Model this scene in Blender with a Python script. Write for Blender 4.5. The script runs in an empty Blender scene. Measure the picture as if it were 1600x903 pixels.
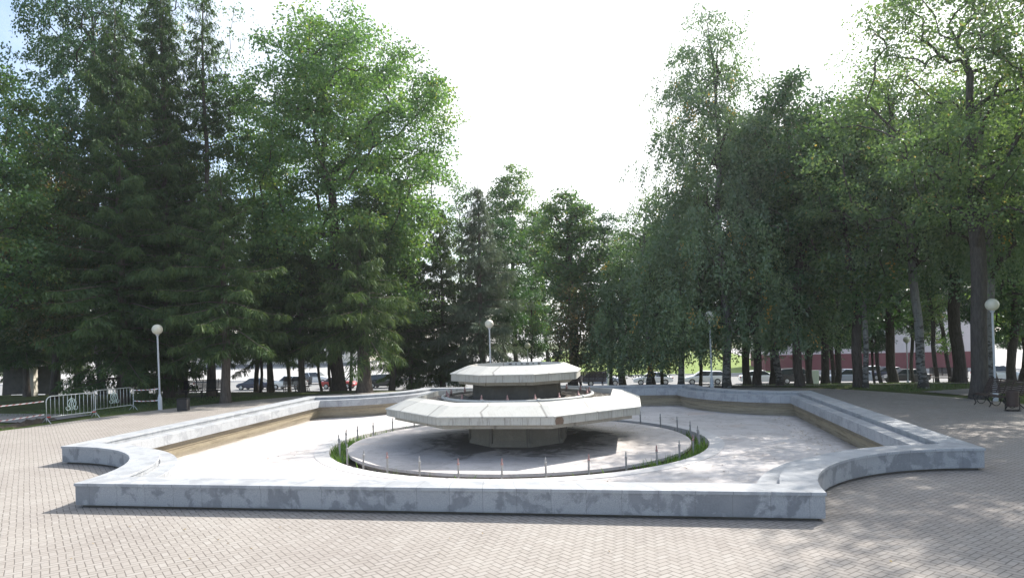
import bpy, math, random
import numpy as np
from mathutils import Vector, Matrix
R = math.radians
random.seed(7)
sc = bpy.context.scene
COL = sc.collection

# ------------------------------------------------------------------ camera
F = 1075.0
CAM = np.array([4.028, -24.273, 3.291])
PITCH, ROLL, YAW, SHY = 0.0094, -0.02623, 0.1700, 60.5
_c, _s = math.cos(YAW), math.sin(YAW)
FW = np.array([-_s*math.cos(PITCH), _c*math.cos(PITCH), math.sin(PITCH)])
_r0 = np.array([_c, _s, 0.0]); _u0 = np.cross(_r0, FW)
RT = math.cos(ROLL)*_r0 + math.sin(ROLL)*_u0
UP = -math.sin(ROLL)*_r0 + math.cos(ROLL)*_u0
cam_d = bpy.data.cameras.new('camera'); cam = bpy.data.objects.new('camera', cam_d); COL.objects.link(cam)
m3 = Matrix(((RT[0], UP[0], -FW[0]), (RT[1], UP[1], -FW[1]), (RT[2], UP[2], -FW[2])))
cam.matrix_world = Matrix.Translation(Vector(CAM)) @ m3.to_4x4()
cam_d.sensor_width = 36; cam_d.lens = F/1600*36; cam_d.shift_y = SHY/1600
cam_d.clip_end = 3000; cam_d.clip_start = 0.1
sc.camera = cam

def gz(x, y):                                   # lie of the land: level square, then a slope down to the street
    t = np.clip((np.asarray(y, float)-13)/36, 0, 1)
    return -2.9*t*t*(3-2*t)
def spot(px, d):                                # ground point seen in direction px at view depth d
    p = CAM + FW*d + RT*(px-800)/F*d
    return float(p[0]), float(p[1]), float(gz(p[0], p[1]))
def on_y(px, y):                                # ground point in direction px on the line of constant y
    v = FW + RT*(px-800)/F
    t = (y-CAM[1])/v[1]
    return float(CAM[0]+v[0]*t), y, float(gz(0, y))
def zat(px, py, d):
    return float((CAM + (FW + RT*(px-800)/F - UP*(py-451.5-SHY)/F)*d)[2])

# ------------------------------------------------------------------ materials
def nmat(name):
    m = bpy.data.materials.new(name); m.use_nodes = True
    nt = m.node_tree
    for n in list(nt.nodes): nt.nodes.remove(n)
    out = nt.nodes.new('ShaderNodeOutputMaterial')
    return m, nt, out
class NT:
    def __init__(s, nt): s.nt = nt
    def new(s, t, **kw):
        n = s.nt.nodes.new(t)
        for k, v in kw.items(): setattr(n, k, v)
        return n
    def put(s, sock, v):
        if isinstance(v, bpy.types.NodeSocket): s.nt.links.new(v, sock)
        elif isinstance(v, (tuple, list)) and len(v) == 3 and sock.type == 'RGBA': sock.default_value = (*v, 1)
        else: sock.default_value = v
    def math(s, op, a, b=0.0, c=None, clamp=False):
        n = s.new('ShaderNodeMath', operation=op, use_clamp=clamp)
        s.put(n.inputs[0], a); s.put(n.inputs[1], b)
        if c is not None: s.put(n.inputs[2], c)
        return n.outputs[0]
    def mix(s, f, a, b, blend='MIX'):
        n = s.new('ShaderNodeMix', data_type='RGBA', blend_type=blend)
        s.put(n.inputs[0], f); s.put(n.inputs[6], a); s.put(n.inputs[7], b)
        return n.outputs[2]
    def noise(s, vec, scale, detail=3, rough=.55, dist=0.0, out=0):
        n = s.new('ShaderNodeTexNoise'); s.put(n.inputs['Vector'], vec)
        n.inputs['Scale'].default_value = scale; n.inputs['Detail'].default_value = detail
        n.inputs['Roughness'].default_value = rough; n.inputs['Distortion'].default_value = dist
        return n.outputs[out]
    def ramp(s, f, stops, interp='LINEAR'):
        n = s.new('ShaderNodeValToRGB'); s.put(n.inputs[0], f)
        cr = n.color_ramp; cr.interpolation = interp
        while len(cr.elements) < len(stops): cr.elements.new(0.5)
        for e, (p, c) in zip(cr.elements, stops):
            e.position = p; e.color = (*c, 1) if len(c) == 3 else (c[0],)*3+(1,)
        return n.outputs[0]
    def sep(s, v):
        n = s.new('ShaderNodeSeparateXYZ'); s.put(n.inputs[0], v); return n.outputs
    def comb(s, x, y, z=0.0):
        n = s.new('ShaderNodeCombineXYZ')
        for i, v in enumerate((x, y, z)): s.put(n.inputs[i], v)
        return n.outputs[0]
    def white(s, v):
        n = s.new('ShaderNodeTexWhiteNoise', noise_dimensions='3D'); s.put(n.inputs[0], v); return n.outputs[0]
    def pos(s): return s.new('ShaderNodeNewGeometry').outputs['Position']
    def obj(s): return s.new('ShaderNodeTexCoord').outputs['Object']
    def uv(s): return s.new('ShaderNodeTexCoord').outputs['UV']
    def bump(s, h, strength=.3, dist=.01):
        n = s.new('ShaderNodeBump'); s.put(n.inputs['Height'], h)
        n.inputs['Strength'].default_value = strength; n.inputs['Distance'].default_value = dist
        return n.outputs[0]
    def bsdf(s, out, color, rough=.8, metal=0.0, normal=None, spec=.3):
        b = s.new('ShaderNodeBsdfPrincipled'); s.put(b.inputs['Base Color'], color)
        s.put(b.inputs['Roughness'], rough); b.inputs['Metallic'].default_value = metal
        b.inputs['Specular IOR Level'].default_value = spec
        if normal is not None: s.put(b.inputs['Normal'], normal)
        s.nt.links.new(b.outputs[0], out.inputs[0]); return b

def simple(name, color, rough=.6, metal=0.0, var=.25, scale=6.0, spec=.3):
    m, nt, out = nmat(name); n = NT(nt)
    f = n.noise(n.obj(), scale, 4)
    c = n.mix(f, tuple(v*(1-var) for v in color), tuple(min(1, v*(1+var)) for v in color))
    n.bsdf(out, c, rough, metal, spec=spec); return m

def m_paving():
    m, nt, out = nmat('herringbone_paving'); n = NT(nt)
    x, y, _ = n.sep(n.pos())
    W = .110; k = .70710678/W
    p = n.math('MULTIPLY', n.math('ADD', x, y), k); q = n.math('MULTIPLY', n.math('SUBTRACT', y, x), k)
    wob = n.noise(n.pos(), 1.3, 2); wob2 = n.noise(n.comb(n.math('ADD', x, 31.0), y), 1.3, 2)
    p = n.math('ADD', p, n.math('MULTIPLY', n.math('SUBTRACT', wob, .5), .5)); q = n.math('ADD', q, n.math('MULTIPLY', n.math('SUBTRACT', wob2, .5), .5))
    i = n.math('FLOOR', p); j = n.math('FLOOR', q); fx = n.math('FRACT', p); fy = n.math('FRACT', q)
    d = n.math('SUBTRACT', i, j)
    mm = n.math('SUBTRACT', d, n.math('MULTIPLY', n.math('FLOOR', n.math('MULTIPLY', d, .25)), 4.0))
    is_ = [n.math('COMPARE', mm, float(v), .2) for v in range(4)]
    big = 9.0
    L = n.math('ADD', fx, n.math('MULTIPLY', is_[1], big))
    Rr = n.math('ADD', n.math('SUBTRACT', 1.0, fx), n.math('MULTIPLY', is_[0], big))
    B = n.math('ADD', fy, n.math('MULTIPLY', is_[2], big))
    T = n.math('ADD', n.math('SUBTRACT', 1.0, fy), n.math('MULTIPLY', is_[3], big))
    e = n.math('MINIMUM', n.math('MINIMUM', L, Rr), n.math('MINIMUM', B, T))
    bi = n.math('SUBTRACT', i, is_[1]); bj = n.math('SUBTRACT', j, is_[2])
    rnd = n.white(n.comb(bi, bj, 3.0))
    jw = n.noise(n.pos(), .9, 3)
    joint = n.math('SUBTRACT', 1.0, n.math('DIVIDE', e, n.math('ADD', .045, n.math('MULTIPLY', jw, .13)), clamp=True), clamp=True)
    base = n.ramp(rnd, [(0, (.272, .250, .226)), (.3, (.298, .275, .250)), (.7, (.308, .286, .261)), (1, (.335, .315, .290))])
    big_n = n.noise(n.pos(), .23, 5, .62)
    base = n.mix(n.ramp(big_n, [(.35, (0,)), (.7, (1,))]), base, n.mix(1.0, base, (.80, .78, .79), 'MULTIPLY'))
    st = n.ramp(n.noise(n.pos(), 2.6, 6, .7), [(.56, (0,)), (.76, (.55,))])
    base = n.mix(st, base, (.19, .175, .165))
    fine = n.noise(n.pos(), 55, 3)
    base = n.mix(.25, base, n.mix(fine, (.22, .195, .17), (.46, .42, .39)))
    c = n.mix(n.math('MULTIPLY', joint, .82), base, (.06, .05, .042))
    h = n.math('ADD', n.math('MULTIPLY', n.math('DIVIDE', e, .1, clamp=True), .6), n.math('ADD', n.math('MULTIPLY', rnd, .18), n.math('MULTIPLY', fine, .12)))
    n.bsdf(out, c, .88, normal=n.bump(h, .55, .008), spec=.22); return m

def m_granite(name, joint_len=.62, joint_off=0.0, top=False, tone=1.0, blotch=.7):
    m, nt, out = nmat(name); n = NT(nt)
    u, v, _ = n.sep(n.uv())
    uu = n.math('DIVIDE', n.math('ADD', u, joint_off), joint_len)
    cell = n.math('FLOOR', uu); fr = n.math('FRACT', uu)
    rnd = n.white(n.comb(cell, 2.0, 5.0))
    d = n.math('MINIMUM', fr, n.math('SUBTRACT', 1.0, fr))
    jt = n.math('SUBTRACT', 1.0, n.math('DIVIDE', d, .017 if top else .010, clamp=True), clamp=True)
    P = n.pos()
    c = n.mix(rnd, tuple(tone*k for k in (.35, .37, .395)), tuple(tone*k for k in (.43, .445, .465)))
    sp = n.noise(P, 90, 2, .7)
    c = n.mix(.45, c, n.mix(n.ramp(sp, [(.35, (0,)), (.65, (1,))]), (.24, .25, .27), (.62, .63, .65)))
    bl = n.noise(P, 2.1, 6, .62, .35)
    bl2 = n.noise(P, .55, 3, .5)
    bm = n.ramp(n.math('ADD', n.math('MULTIPLY', bl, .8), n.math('MULTIPLY', bl2, .28)), [(.535, (0,)), (.585, (1,))])
    fz = n.noise(P, 14, 4, .7)
    bm = n.math('MULTIPLY', bm, n.math('ADD', .55, n.math('MULTIPLY', fz, .8), clamp=True))
    c = n.mix(n.math('MULTIPLY', bm, blotch), c, (.135, .143, .16))
    veil = n.ramp(n.noise(P, 1.1, 5, .65), [(.45, (0,)), (.75, (.5,))])
    c = n.mix(veil, c, tuple(tone*k for k in (.52, .53, .55)))
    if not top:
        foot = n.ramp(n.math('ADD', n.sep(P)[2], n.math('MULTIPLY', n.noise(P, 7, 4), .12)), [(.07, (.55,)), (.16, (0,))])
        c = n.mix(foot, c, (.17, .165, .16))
    c = n.mix(n.math('MULTIPLY', jt, .75), c, (.13, .13, .135))
    n.bsdf(out, c, .62, normal=n.bump(n.math('SUBTRACT', n.math('MULTIPLY', sp, .3), jt), .35, .006), spec=.35); return m

def m_panel(name, color, joint_len=.5, dirt=.5, var=.15):
    """worn stone facing with panel joints along u"""
    m, nt, out = nmat(name); n = NT(nt)
    u, v, _ = n.sep(n.uv()); P = n.pos()
    uu = n.math('DIVIDE', u, joint_len)
    cell = n.math('FLOOR', uu); fr = n.math('FRACT', uu)
    rnd = n.white(n.comb(cell, 1.0, 2.0))
    d = n.math('MINIMUM', fr, n.math('SUBTRACT', 1.0, fr))
    jt = n.math('SUBTRACT', 1.0, n.math('DIVIDE', d, .028, clamp=True), clamp=True)
    c = n.mix(rnd, tuple(k*(1-var) for k in color), tuple(min(.8, k*(1+var*.8)) for k in color))
    sx, sy, sz = n.sep(P)
    streak = n.noise(n.comb(n.math('MULTIPLY', u, 7.0), n.math('MULTIPLY', v, .9), 0.0), 2.2, 5, .65)
    c = n.mix(n.math('MULTIPLY', n.ramp(streak, [(.5, (0,)), (.72, (1,))]), dirt), c, (.16, .145, .12))
    bl = n.noise(P, 3.2, 5, .6)
    c = n.mix(n.ramp(bl, [(.5, (0,)), (.8, (min(.5, dirt*1.1),))]), c, (.30, .27, .22))
    g = n.noise(P, 40, 3)
    c = n.mix(.2, c, n.mix(g, (.18, .17, .15), (.75, .74, .7)))
    c = n.mix(n.math('MULTIPLY', jt, .7), c, (.12, .11, .1))
    n.bsdf(out, c, .75, normal=n.bump(n.math('SUBTRACT', n.math('MULTIPLY', g, .3), jt), .4, .006)); return m

def m_basin_wall():
    m, nt, out = nmat('ochre_stained_shaded_concrete'); n = NT(nt); P = n.pos()
    z = n.sep(P)[2]
    zz = n.math('ADD', z, n.math('MULTIPLY', n.noise(P, 1.2, 4), .10))
    c = n.ramp(n.math('ADD', n.math('MULTIPLY', zz, 1.4), .75), [(0, (.28, .255, .23)), (.12, (.42, .37, .30)), (.38, (.50, .43, .30)), (.62, (.42, .345, .225)), (.70, (.24, .20, .145)), (.76, (.36, .315, .24)), (1, (.32, .29, .235))])  # stain bands by height; the dark top also paints the ledge's shade
    k = n.noise(P, 9, 6, .7)
    c = n.mix(.4, n.mix(1.0, c, (.8, .8, .8), 'MULTIPLY'), n.mix(k, (.08, .068, .05), (.50, .44, .34)))
    band = n.noise(n.comb(n.math('MULTIPLY', n.sep(P)[0], .5), n.math('MULTIPLY', n.sep(P)[1], .5), n.math('MULTIPLY', z, 9.0)), 1.6, 4, .6)
    c = n.mix(n.ramp(band, [(.5, (0,)), (.66, (.6,))]), c, (.15, .12, .085))
    n.bsdf(out, c, .9, normal=n.bump(k, .4, .02)); return m

def m_floor(name, base=(.64, .60, .585), island=False):
    m, nt, out = nmat(name); n = NT(nt); P = n.pos(); x, y, _ = n.sep(P)
    r = n.math('SQRT', n.math('ADD', n.math('MULTIPLY', x, x), n.math('MULTIPLY', y, y)))
    a = n.noise(P, .5, 6, .65)
    c = n.mix(n.ramp(a, [(.35, (0,)), (.7, (1,))]), base, tuple(k*.78 for k in base))
    s = n.noise(P, 3.0, 6, .72, .4)
    c = n.mix(n.ramp(s, [(.50, (0,)), (.72, (.62,))]), c, (.30, .265, .24))
    sm = n.noise(P, 1.0, 7, .75, .8); c = n.mix(n.ramp(sm, [(.52, (0,)), (.60, (.4,)), (.66, (.1,)), (.8, (.5,))]), c, (.27, .24, .225))
    rust = n.ramp(n.noise(n.comb(n.math('ADD', x, 13.0), y), .42, 4), [(.60, (0,)), (.74, (.55,))])
    c = n.mix(rust, c, (.56, .42, .34))
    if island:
        wet_shade = n.ramp(n.math('ADD', n.math('MULTIPLY', r, -.135), n.math('MULTIPLY', n.noise(P, .8, 6, .65, .5), .95)), [(-.24, (0,)), (.12, (.92,))])  # damp stain round the pedestal, deepened to paint the bowl's shade
        c = n.mix(wet_shade, c, (.085, .075, .072))
        ang = n.math('ARCTAN2', y, x)
        t = n.math('FRACT', n.math('MULTIPLY', n.math('ADD', ang, .3), 8/6.28318))
        d = n.math('MULTIPLY', n.math('MINIMUM', t, n.math('SUBTRACT', 1.0, t)), r)
        jt = n.math('SUBTRACT', 1.0, n.math('DIVIDE', d, .022, clamp=True), clamp=True)
        c = n.mix(n.math('MULTIPLY', jt, .6), c, (.15, .14, .13))
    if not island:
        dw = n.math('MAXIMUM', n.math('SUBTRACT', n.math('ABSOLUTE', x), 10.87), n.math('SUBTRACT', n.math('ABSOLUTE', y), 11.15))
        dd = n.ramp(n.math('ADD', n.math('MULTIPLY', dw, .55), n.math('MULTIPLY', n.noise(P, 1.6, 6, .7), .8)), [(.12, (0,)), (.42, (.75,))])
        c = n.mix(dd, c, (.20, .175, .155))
    g = n.noise(P, 34, 4, .7)
    c = n.mix(.22, c, n.mix(g, (.22, .2, .19), (.72, .7, .68)))
    grit = n.ramp(n.noise(P, 16, 2, .5), [(.70, (0,)), (.74, (.7,))])
    c = n.mix(grit, c, (.16, .13, .10))
    n.bsdf(out, c, .85, normal=n.bump(n.math('ADD', g, s), .3, .01), spec=.25); return m

def m_ground(name, cols, scale=.6, bump=.03):
    m, nt, out = nmat(name); n = NT(nt); P = n.pos()
    a = n.noise(P, scale, 6, .7); b = n.noise(P, scale*14, 4, .7)
    c = n.ramp(n.math('ADD', n.math('MULTIPLY', a, .65), n.math('MULTIPLY', b, .35)), cols)
    n.bsdf(out, c, .95, normal=n.bump(b, .6, bump), spec=.1); return m

def m_leaf(name, stops, transl=.42, tcol=(1.25, 1.3, .55), gloss=.05):
    m, nt, out = nmat(name); n = NT(nt)
    at = n.new('ShaderNodeAttribute', attribute_name='tint')
    c = n.ramp(at.outputs['Fac'], stops)
    df = n.new('ShaderNodeBsdfDiffuse'); n.put(df.inputs[0], c)
    tr = n.new('ShaderNodeBsdfTranslucent'); n.put(tr.inputs[0], n.mix(1.0, c, tcol, 'MULTIPLY'))
    mx = n.new('ShaderNodeMixShader'); mx.inputs[0].default_value = transl
    nt.links.new(df.outputs[0], mx.inputs[1]); nt.links.new(tr.outputs[0], mx.inputs[2])
    gl = n.new('ShaderNodeBsdfGlossy'); gl.inputs['Roughness'].default_value = .45; gl.inputs[0].default_value = (.8, .85, .9, 1)
    m2 = n.new('ShaderNodeMixShader'); m2.inputs[0].default_value = gloss
    nt.links.new(mx.outputs[0], m2.inputs[1]); nt.links.new(gl.outputs[0], m2.inputs[2])
    nt.links.new(m2.outputs[0], out.inputs[0]); return m

def m_bark(name, a, b, birch=False):
    m, nt, out = nmat(name); n = NT(nt); O = n.obj(); x, y, z = n.sep(O)
    v = n.comb(n.math('MULTIPLY', x, 9.0), n.math('MULTIPLY', y, 9.0), n.math('MULTIPLY', z, 1.6))
    k = n.noise(v, 1.6, 6, .7)
    c = n.ramp(k, [(.3, a), (.7, b)])
    if birch:
        w = n.noise(n.comb(n.math('MULTIPLY', x, 2.0), n.math('MULTIPLY', y, 2.0), n.math('MULTIPLY', z, 5.5)), 1.0, 5, .7)
        lo = n.math('SUBTRACT', w, n.math('MULTIPLY', n.math('SUBTRACT', 3.2, z), .035))
        lo = n.math('SUBTRACT', lo, n.math('MULTIPLY', n.math('MAXIMUM', n.math('SUBTRACT', z, 5.0), 0.0), .05))
        c = n.mix(n.ramp(lo, [(.40, (1,)), (.47, (0,))]), n.ramp(k, [(.3, (.13, .127, .125)), (.7, (.25, .246, .24))]), (.06, .055, .05))
    n.bsdf(out, c, .92, normal=n.bump(k, .8, .03), spec=.15); return m

def m_stripe(name, c1, c2, per=.24):
    m, nt, out = nmat(name); n = NT(nt); u, v, _ = n.sep(n.uv())
    f = n.math('GREATER_THAN', n.math('FRACT', n.math('DIVIDE', n.math('ADD', u, v), per)), .62)
    n.bsdf(out, n.mix(f, c1, c2), .4); return m

def m_glass(name):
    m, nt, out = nmat(name); n = NT(nt)
    f = n.noise(n.obj(), 3, 2)
    b = n.bsdf(out, n.mix(f, (.012, .016, .02), (.03, .04, .048)), .06, spec=.8); return m

MAT = dict(
    paving=m_paving(),
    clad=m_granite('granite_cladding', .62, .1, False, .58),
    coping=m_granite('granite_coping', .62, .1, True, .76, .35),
    panel=m_panel('bowl_facing', (.40, .388, .352), .52, .8),  # facing toned darker than the slabs, painting in its shade
    slope=m_panel('bowl_coping_slab', (.50, .494, .462), 1.9, .26, .06),  # slabs toned lighter than the facing, painting in sunlight
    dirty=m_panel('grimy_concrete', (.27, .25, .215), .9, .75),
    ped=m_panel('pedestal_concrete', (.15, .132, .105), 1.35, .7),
    black=simple('black_concrete', (.105, .096, .086), .9, var=.5, scale=3),  # dark stained pedestal; black also paints shade in toe recess and pavilion
    bwall=m_basin_wall(),
    floor=m_floor('basin_floor_concrete'),
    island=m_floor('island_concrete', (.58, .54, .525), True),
    kerb=simple('pale_kerb_stone', (.55, .53, .52), .8, var=.15, scale=2),
    soil=m_ground('trench_soil', [(.3, (.05, .04, .03)), (.55, (.13, .105, .08)), (.75, (.26, .23, .19))], 3),
    gravel=m_ground('gravel_bed', [(.3, (.06, .052, .045)), (.5, (.20, .18, .155)), (.7, (.42, .39, .34))], 5, .05),
    steel=simple('weathered_pipe', (.33, .325, .32), .5, .35, .3, 20),
    brass=simple('red_primed_nozzle', (.34, .21, .20), .5, .3, .35, 30),
    pipe=simple('grey_plastic_pipe', (.42, .42, .40), .5, 0, .2, 5),
    lawn=m_ground('lawn_soil', [(.25, (.045, .04, .022)), (.42, (.05, .062, .022)), (.55, (.075, .10, .03)), (.75, (.12, .14, .045))], .35),
    bright=m_ground('far_lawn', [(.3, (.13, .18, .045)), (.7, (.19, .25, .07))], .35),
    dirt=m_ground('dug_dirt', [(.3, (.035, .03, .025)), (.6, (.09, .075, .06)), (.8, (.15, .125, .1))], 2.5, .06),
    asphalt=m_ground('worn_asphalt', [(.3, (.16, .155, .155)), (.6, (.22, .215, .21)), (.8, (.27, .262, .255))], .8, .01),
    forecourt=m_ground('pale_concrete_forecourt', [(.3, (.34, .33, .32)), (.7, (.44, .43, .42))], .4, .01),
    road=m_ground('street_asphalt', [(.3, (.20, .20, .20)), (.7, (.27, .265, .26))], .6, .01),
    weed=m_leaf('weed_leaf', [(0, (.07, .14, .025)), (.6, (.13, .23, .04)), (1, (.26, .28, .09))], .45),
    grass=m_leaf('grass_blade', [(0, (.045, .085, .018)), (.6, (.085, .145, .03)), (.9, (.15, .18, .05)), (1, (.22, .19, .08))], .4),
    paint=simple('pale_grey_paint', (.52, .54, .57), .4, 0, .12, 3),
    globe=None,
    zinc=simple('galvanised_tube', (.55, .57, .56), .38, .55, .15, 20),
    redtape=simple('red_tape', (.42, .05, .04), .5),
    tape=m_stripe('hazard_tape', (.74, .72, .71), (.55, .22, .20)),
    wood=simple('brown_slat', (.062, .042, .038), .5, 0, .35, 14),
    iron=simple('black_iron', (.018, .018, .02), .45, .3, .3, 8),
    bark=m_bark('dark_bark', (.030, .025, .022), (.10, .085, .075)),
    barkg=m_bark('grey_bark', (.045, .04, .038), (.115, .103, .095)),
    barks=m_bark('spruce_bark', (.06, .05, .043), (.15, .125, .11)),
    birch=m_bark('birch_bark', (.3, .3, .3), (.6, .6, .6), True),
    glass=m_glass('car_glass'),
    rubber=simple('tyre_rubber', (.016, .016, .017), .85),
    rim=simple('alloy_rim', (.42, .43, .45), .35, .7),
    lampglass=simple('headlight_glass', (.62, .65, .68), .12, .2),
    tail=simple('tail_light', (.35, .012, .012), .2),
    maroon=simple('maroon_plaster', (.19, .055, .065), .85, 0, .12, .5),
    pinkwall=simple('pale_pink_plaster', (.62, .55, .55), .85, 0, .06, .4),
    cream=simple('cream_plaster', (.62, .58, .50), .85, 0, .08, .4),
    roof=simple('grey_roof', (.20, .20, .21), .7, 0, .15, 1),
    window=m_glass('window_glass'),
    white=simple('white_board', (.74, .75, .76), .5, 0, .06, 2),
    litter=m_leaf('dry_leaf', [(0, (.10, .06, .03)), (.5, (.19, .13, .05)), (1, (.33, .24, .09))], .1),
)
def m_globe():
    m, nt, out = nmat('opal_globe'); n = NT(nt)
    f = n.noise(n.obj(), 5, 3)
    c = n.mix(f, (.66, .62, .50), (.76, .73, .63))
    b = n.bsdf(out, c, .35); b.inputs['Subsurface Weight'].default_value = .35; b.inputs['Subsurface Radius'].default_value = (.2, .2, .15)
    return m
MAT['globe'] = m_globe()
LEAF = dict(
    elm=m_leaf('elm_leaf', [(0, (0.0594, 0.1392, 0.0425)), (0.5, (0.1069, 0.2121, 0.0596)), (0.93, (0.1782, 0.2917, 0.0744)), (1, (0.2852, 0.2917, 0.0744))], .5, (1.25, 1.25, .65)),
    lime=m_leaf('lime_leaf', [(0, (0.048, 0.1116, 0.0382)), (0.5, (0.0827, 0.1667, 0.0525)), (0.92, (0.1467, 0.2307, 0.0597)), (1, (0.2668, 0.2232, 0.0597))], .45, (1.25, 1.25, .65)),
    ash=m_leaf('ash_leaf', [(0, (0.081, 0.156, 0.0605)), (0.5, (0.135, 0.2246, 0.0857)), (0.92, (0.2052, 0.2933, 0.1071)), (1, (0.3456, 0.2746, 0.1008))], .52, (1.2, 1.2, .65)),
    brown=m_leaf('dry_lime_leaf', [(0, (0.0494, 0.0806, 0.0338)), (0.4, (0.0806, 0.1105, 0.0416)), (0.75, (0.156, 0.143, 0.0585)), (1, (0.286, 0.169, 0.0715))], .4, (1.2, 1.1, .6)),
    dark=m_leaf('dark_leaf', [(0, (0.0318, 0.0855, 0.0336)), (0.6, (0.0521, 0.1217, 0.044)), (1, (0.1012, 0.1726, 0.0466))], .36, (1.2, 1.25, .55)),
    birch=m_leaf('birch_leaf', [(0, (0.063, 0.1266, 0.0524)), (0.5, (0.105, 0.1818, 0.0707)), (0.96, (0.1725, 0.2515, 0.0821)), (1, (0.4801, 0.3083, 0.057))], .4, (1.15, 1.2, .6), .08),
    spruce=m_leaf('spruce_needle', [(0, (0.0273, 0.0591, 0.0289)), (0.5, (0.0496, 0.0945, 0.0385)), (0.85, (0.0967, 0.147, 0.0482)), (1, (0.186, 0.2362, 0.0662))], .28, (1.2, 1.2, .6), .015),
    deadspruce=m_leaf('dead_spruce_twig', [(0, (0.0634, 0.0856, 0.0586)), (0.5, (0.0983, 0.1332, 0.0905)), (0.85, (0.1269, 0.1714, 0.1131)), (1, (0.0761, 0.1428, 0.0503))], .3, (1.1, 1.05, .8), .02),
)

# ------------------------------------------------------------------ mesh builder
class MB:
    def __init__(s): s.v = []; s.f = []; s.uv = {}
    def add(s, vs, fs, uvs=None):
        o = len(s.v); s.v += [tuple(map(float, p)) for p in vs]
        for k, f in enumerate(fs):
            if uvs is not None: s.uv[len(s.f)] = uvs[k]
            s.f.append(tuple(i+o for i in f))
    def box(s, c, size, rot=None, taper=1.0):
        x, y, z = (k/2 for k in size)
        vs = [Vector((sx*x*(taper if sz > 0 else 1), sy*y*(taper if sz > 0 else 1), sz*z)) for sz in (-1, 1) for sy in (-1, 1) for sx in (-1, 1)]
        if rot is not None: vs = [rot @ p for p in vs]
        s.add([p+Vector(c) for p in vs], [(0, 2, 3, 1), (4, 5, 7, 6), (0, 1, 5, 4), (2, 6, 7, 3), (0, 4, 6, 2), (1, 3, 7, 5)])
    def tube(s, pts, rad, n=8, cap=True, closed=False):
        pts = [Vector(p) for p in pts]; m = len(pts)
        if not hasattr(rad, '__len__'): rad = [rad]*m
        rings = []; ref = None
        for i in range(m):
            if closed: t = pts[(i+1) % m]-pts[i-1]
            else: t = pts[min(i+1, m-1)]-pts[max(i-1, 0)]
            t.normalize()
            if ref is None: ref = Vector((0, 0, 1)) if abs(t.z) < .9 else Vector((1, 0, 0))
            a = t.cross(ref)
            if a.length < 1e-4: a = t.cross(Vector((1, .3, .2)))
            a.normalize(); b = a.cross(t).normalized(); ref = b
            rings.append([pts[i]+(a*math.cos(2*math.pi*k/n)+b*math.sin(2*math.pi*k/n))*rad[i] for k in range(n)])
        fs = []
        for i in range(m if closed else m-1):
            for k in range(n):
                i2 = (i+1) % m
                fs.append((i*n+k, i*n+(k+1) % n, i2*n+(k+1) % n, i2*n+k))
        if cap and not closed: fs += [tuple(range(n-1, -1, -1)), tuple((m-1)*n+k for k in range(n))]
        s.add([p for r in rings for p in r], fs)
    def lathe(s, prof, n=32, c=(0, 0, 0), sx=1.0):
        vs = [(c[0]+r*math.cos(2*math.pi*k/n), c[1]+r*math.sin(2*math.pi*k/n), c[2]+z) for r, z in prof for k in range(n)]
        fs = [(i*n+k, i*n+(k+1) % n, (i+1)*n+(k+1) % n, (i+1)*n+k) for i in range(len(prof)-1) for k in range(n)]
        if prof[0][0] > 1e-4: fs.append(tuple(range(n-1, -1, -1)))
        if prof[-1][0] > 1e-4: fs.append(tuple((len(prof)-1)*n+k for k in range(n)))
        s.add(vs, fs)
    def sweep(s, loops, closed_profile=False):
        """loops: list of equal-length closed point loops, joined in order; u runs along the loop, v across"""
        N = len(loops[0]); u = [0.0]
        for k in range(N):
            a, b = loops[0][k], loops[0][(k+1) % N]; u.append(u[-1]+math.dist(a, b))
        v = [0.0]
        for i in range(len(loops)-1): v.append(v[-1]+math.dist(loops[i][0], loops[i+1][0]))
        fs = []; uvs = []
        M = len(loops)
        for i in range(M-1 if not closed_profile else M):
            i2 = (i+1) % M
            for k in range(N):
                k2 = (k+1) % N
                fs.append((i*N+k, i*N+k2, i2*N+k2, i2*N+k))
                vi, vj = v[i], (v[i+1] if i+1 < M else v[i]+.1)
                uvs.append(((u[k], vi), (u[k+1], vi), (u[k+1], vj), (u[k], vj)))
        s.add([p for l in loops for p in l], fs, uvs)
    def build(s, name, mat, parent=None, smooth=False, loc=None, bevel=0.0):
        me = bpy.data.meshes.new(name); me.from_pydata(s.v, [], s.f); me.update()
        if s.uv:
            ul = me.uv_layers.new(name='uv')
            for p in me.polygons:
                q = s.uv.get(p.index)
                if q:
                    for li, w in zip(p.loop_indices, q): ul.data[li].uv = w
        if smooth:
            me.polygons.foreach_set('use_smooth', [True]*len(me.polygons))
            if smooth == 'auto': me.set_sharp_from_angle(angle=R(35))
        me.materials.append(mat)
        o = bpy.data.objects.new(name, me); COL.objects.link(o)
        if parent is not None: o.parent = parent
        if loc is not None: o.location = loc
        if bevel:
            b = o.modifiers.new('bevel', 'BEVEL'); b.width = bevel; b.segments = 2; b.limit_method = 'ANGLE'; b.angle_limit = R(40)
        return o

def quads(name, V, tint, mat, parent=None):
    n = len(V); me = bpy.data.meshes.new(name)
    me.vertices.add(4*n); me.vertices.foreach_set('co', np.ascontiguousarray(V, np.float32).ravel())
    me.loops.add(4*n); me.loops.foreach_set('vertex_index', np.arange(4*n, dtype=np.int32))
    me.polygons.add(n); me.polygons.foreach_set('loop_start', np.arange(0, 4*n, 4, dtype=np.int32))
    me.update(calc_edges=True)
    a = me.attributes.new('tint', 'FLOAT', 'FACE'); a.data.foreach_set('value', np.asarray(tint, np.float32))
    me.materials.append(mat)
    o = bpy.data.objects.new(name, me); COL.objects.link(o)
    if parent is not None: o.parent = parent
    return o

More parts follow.
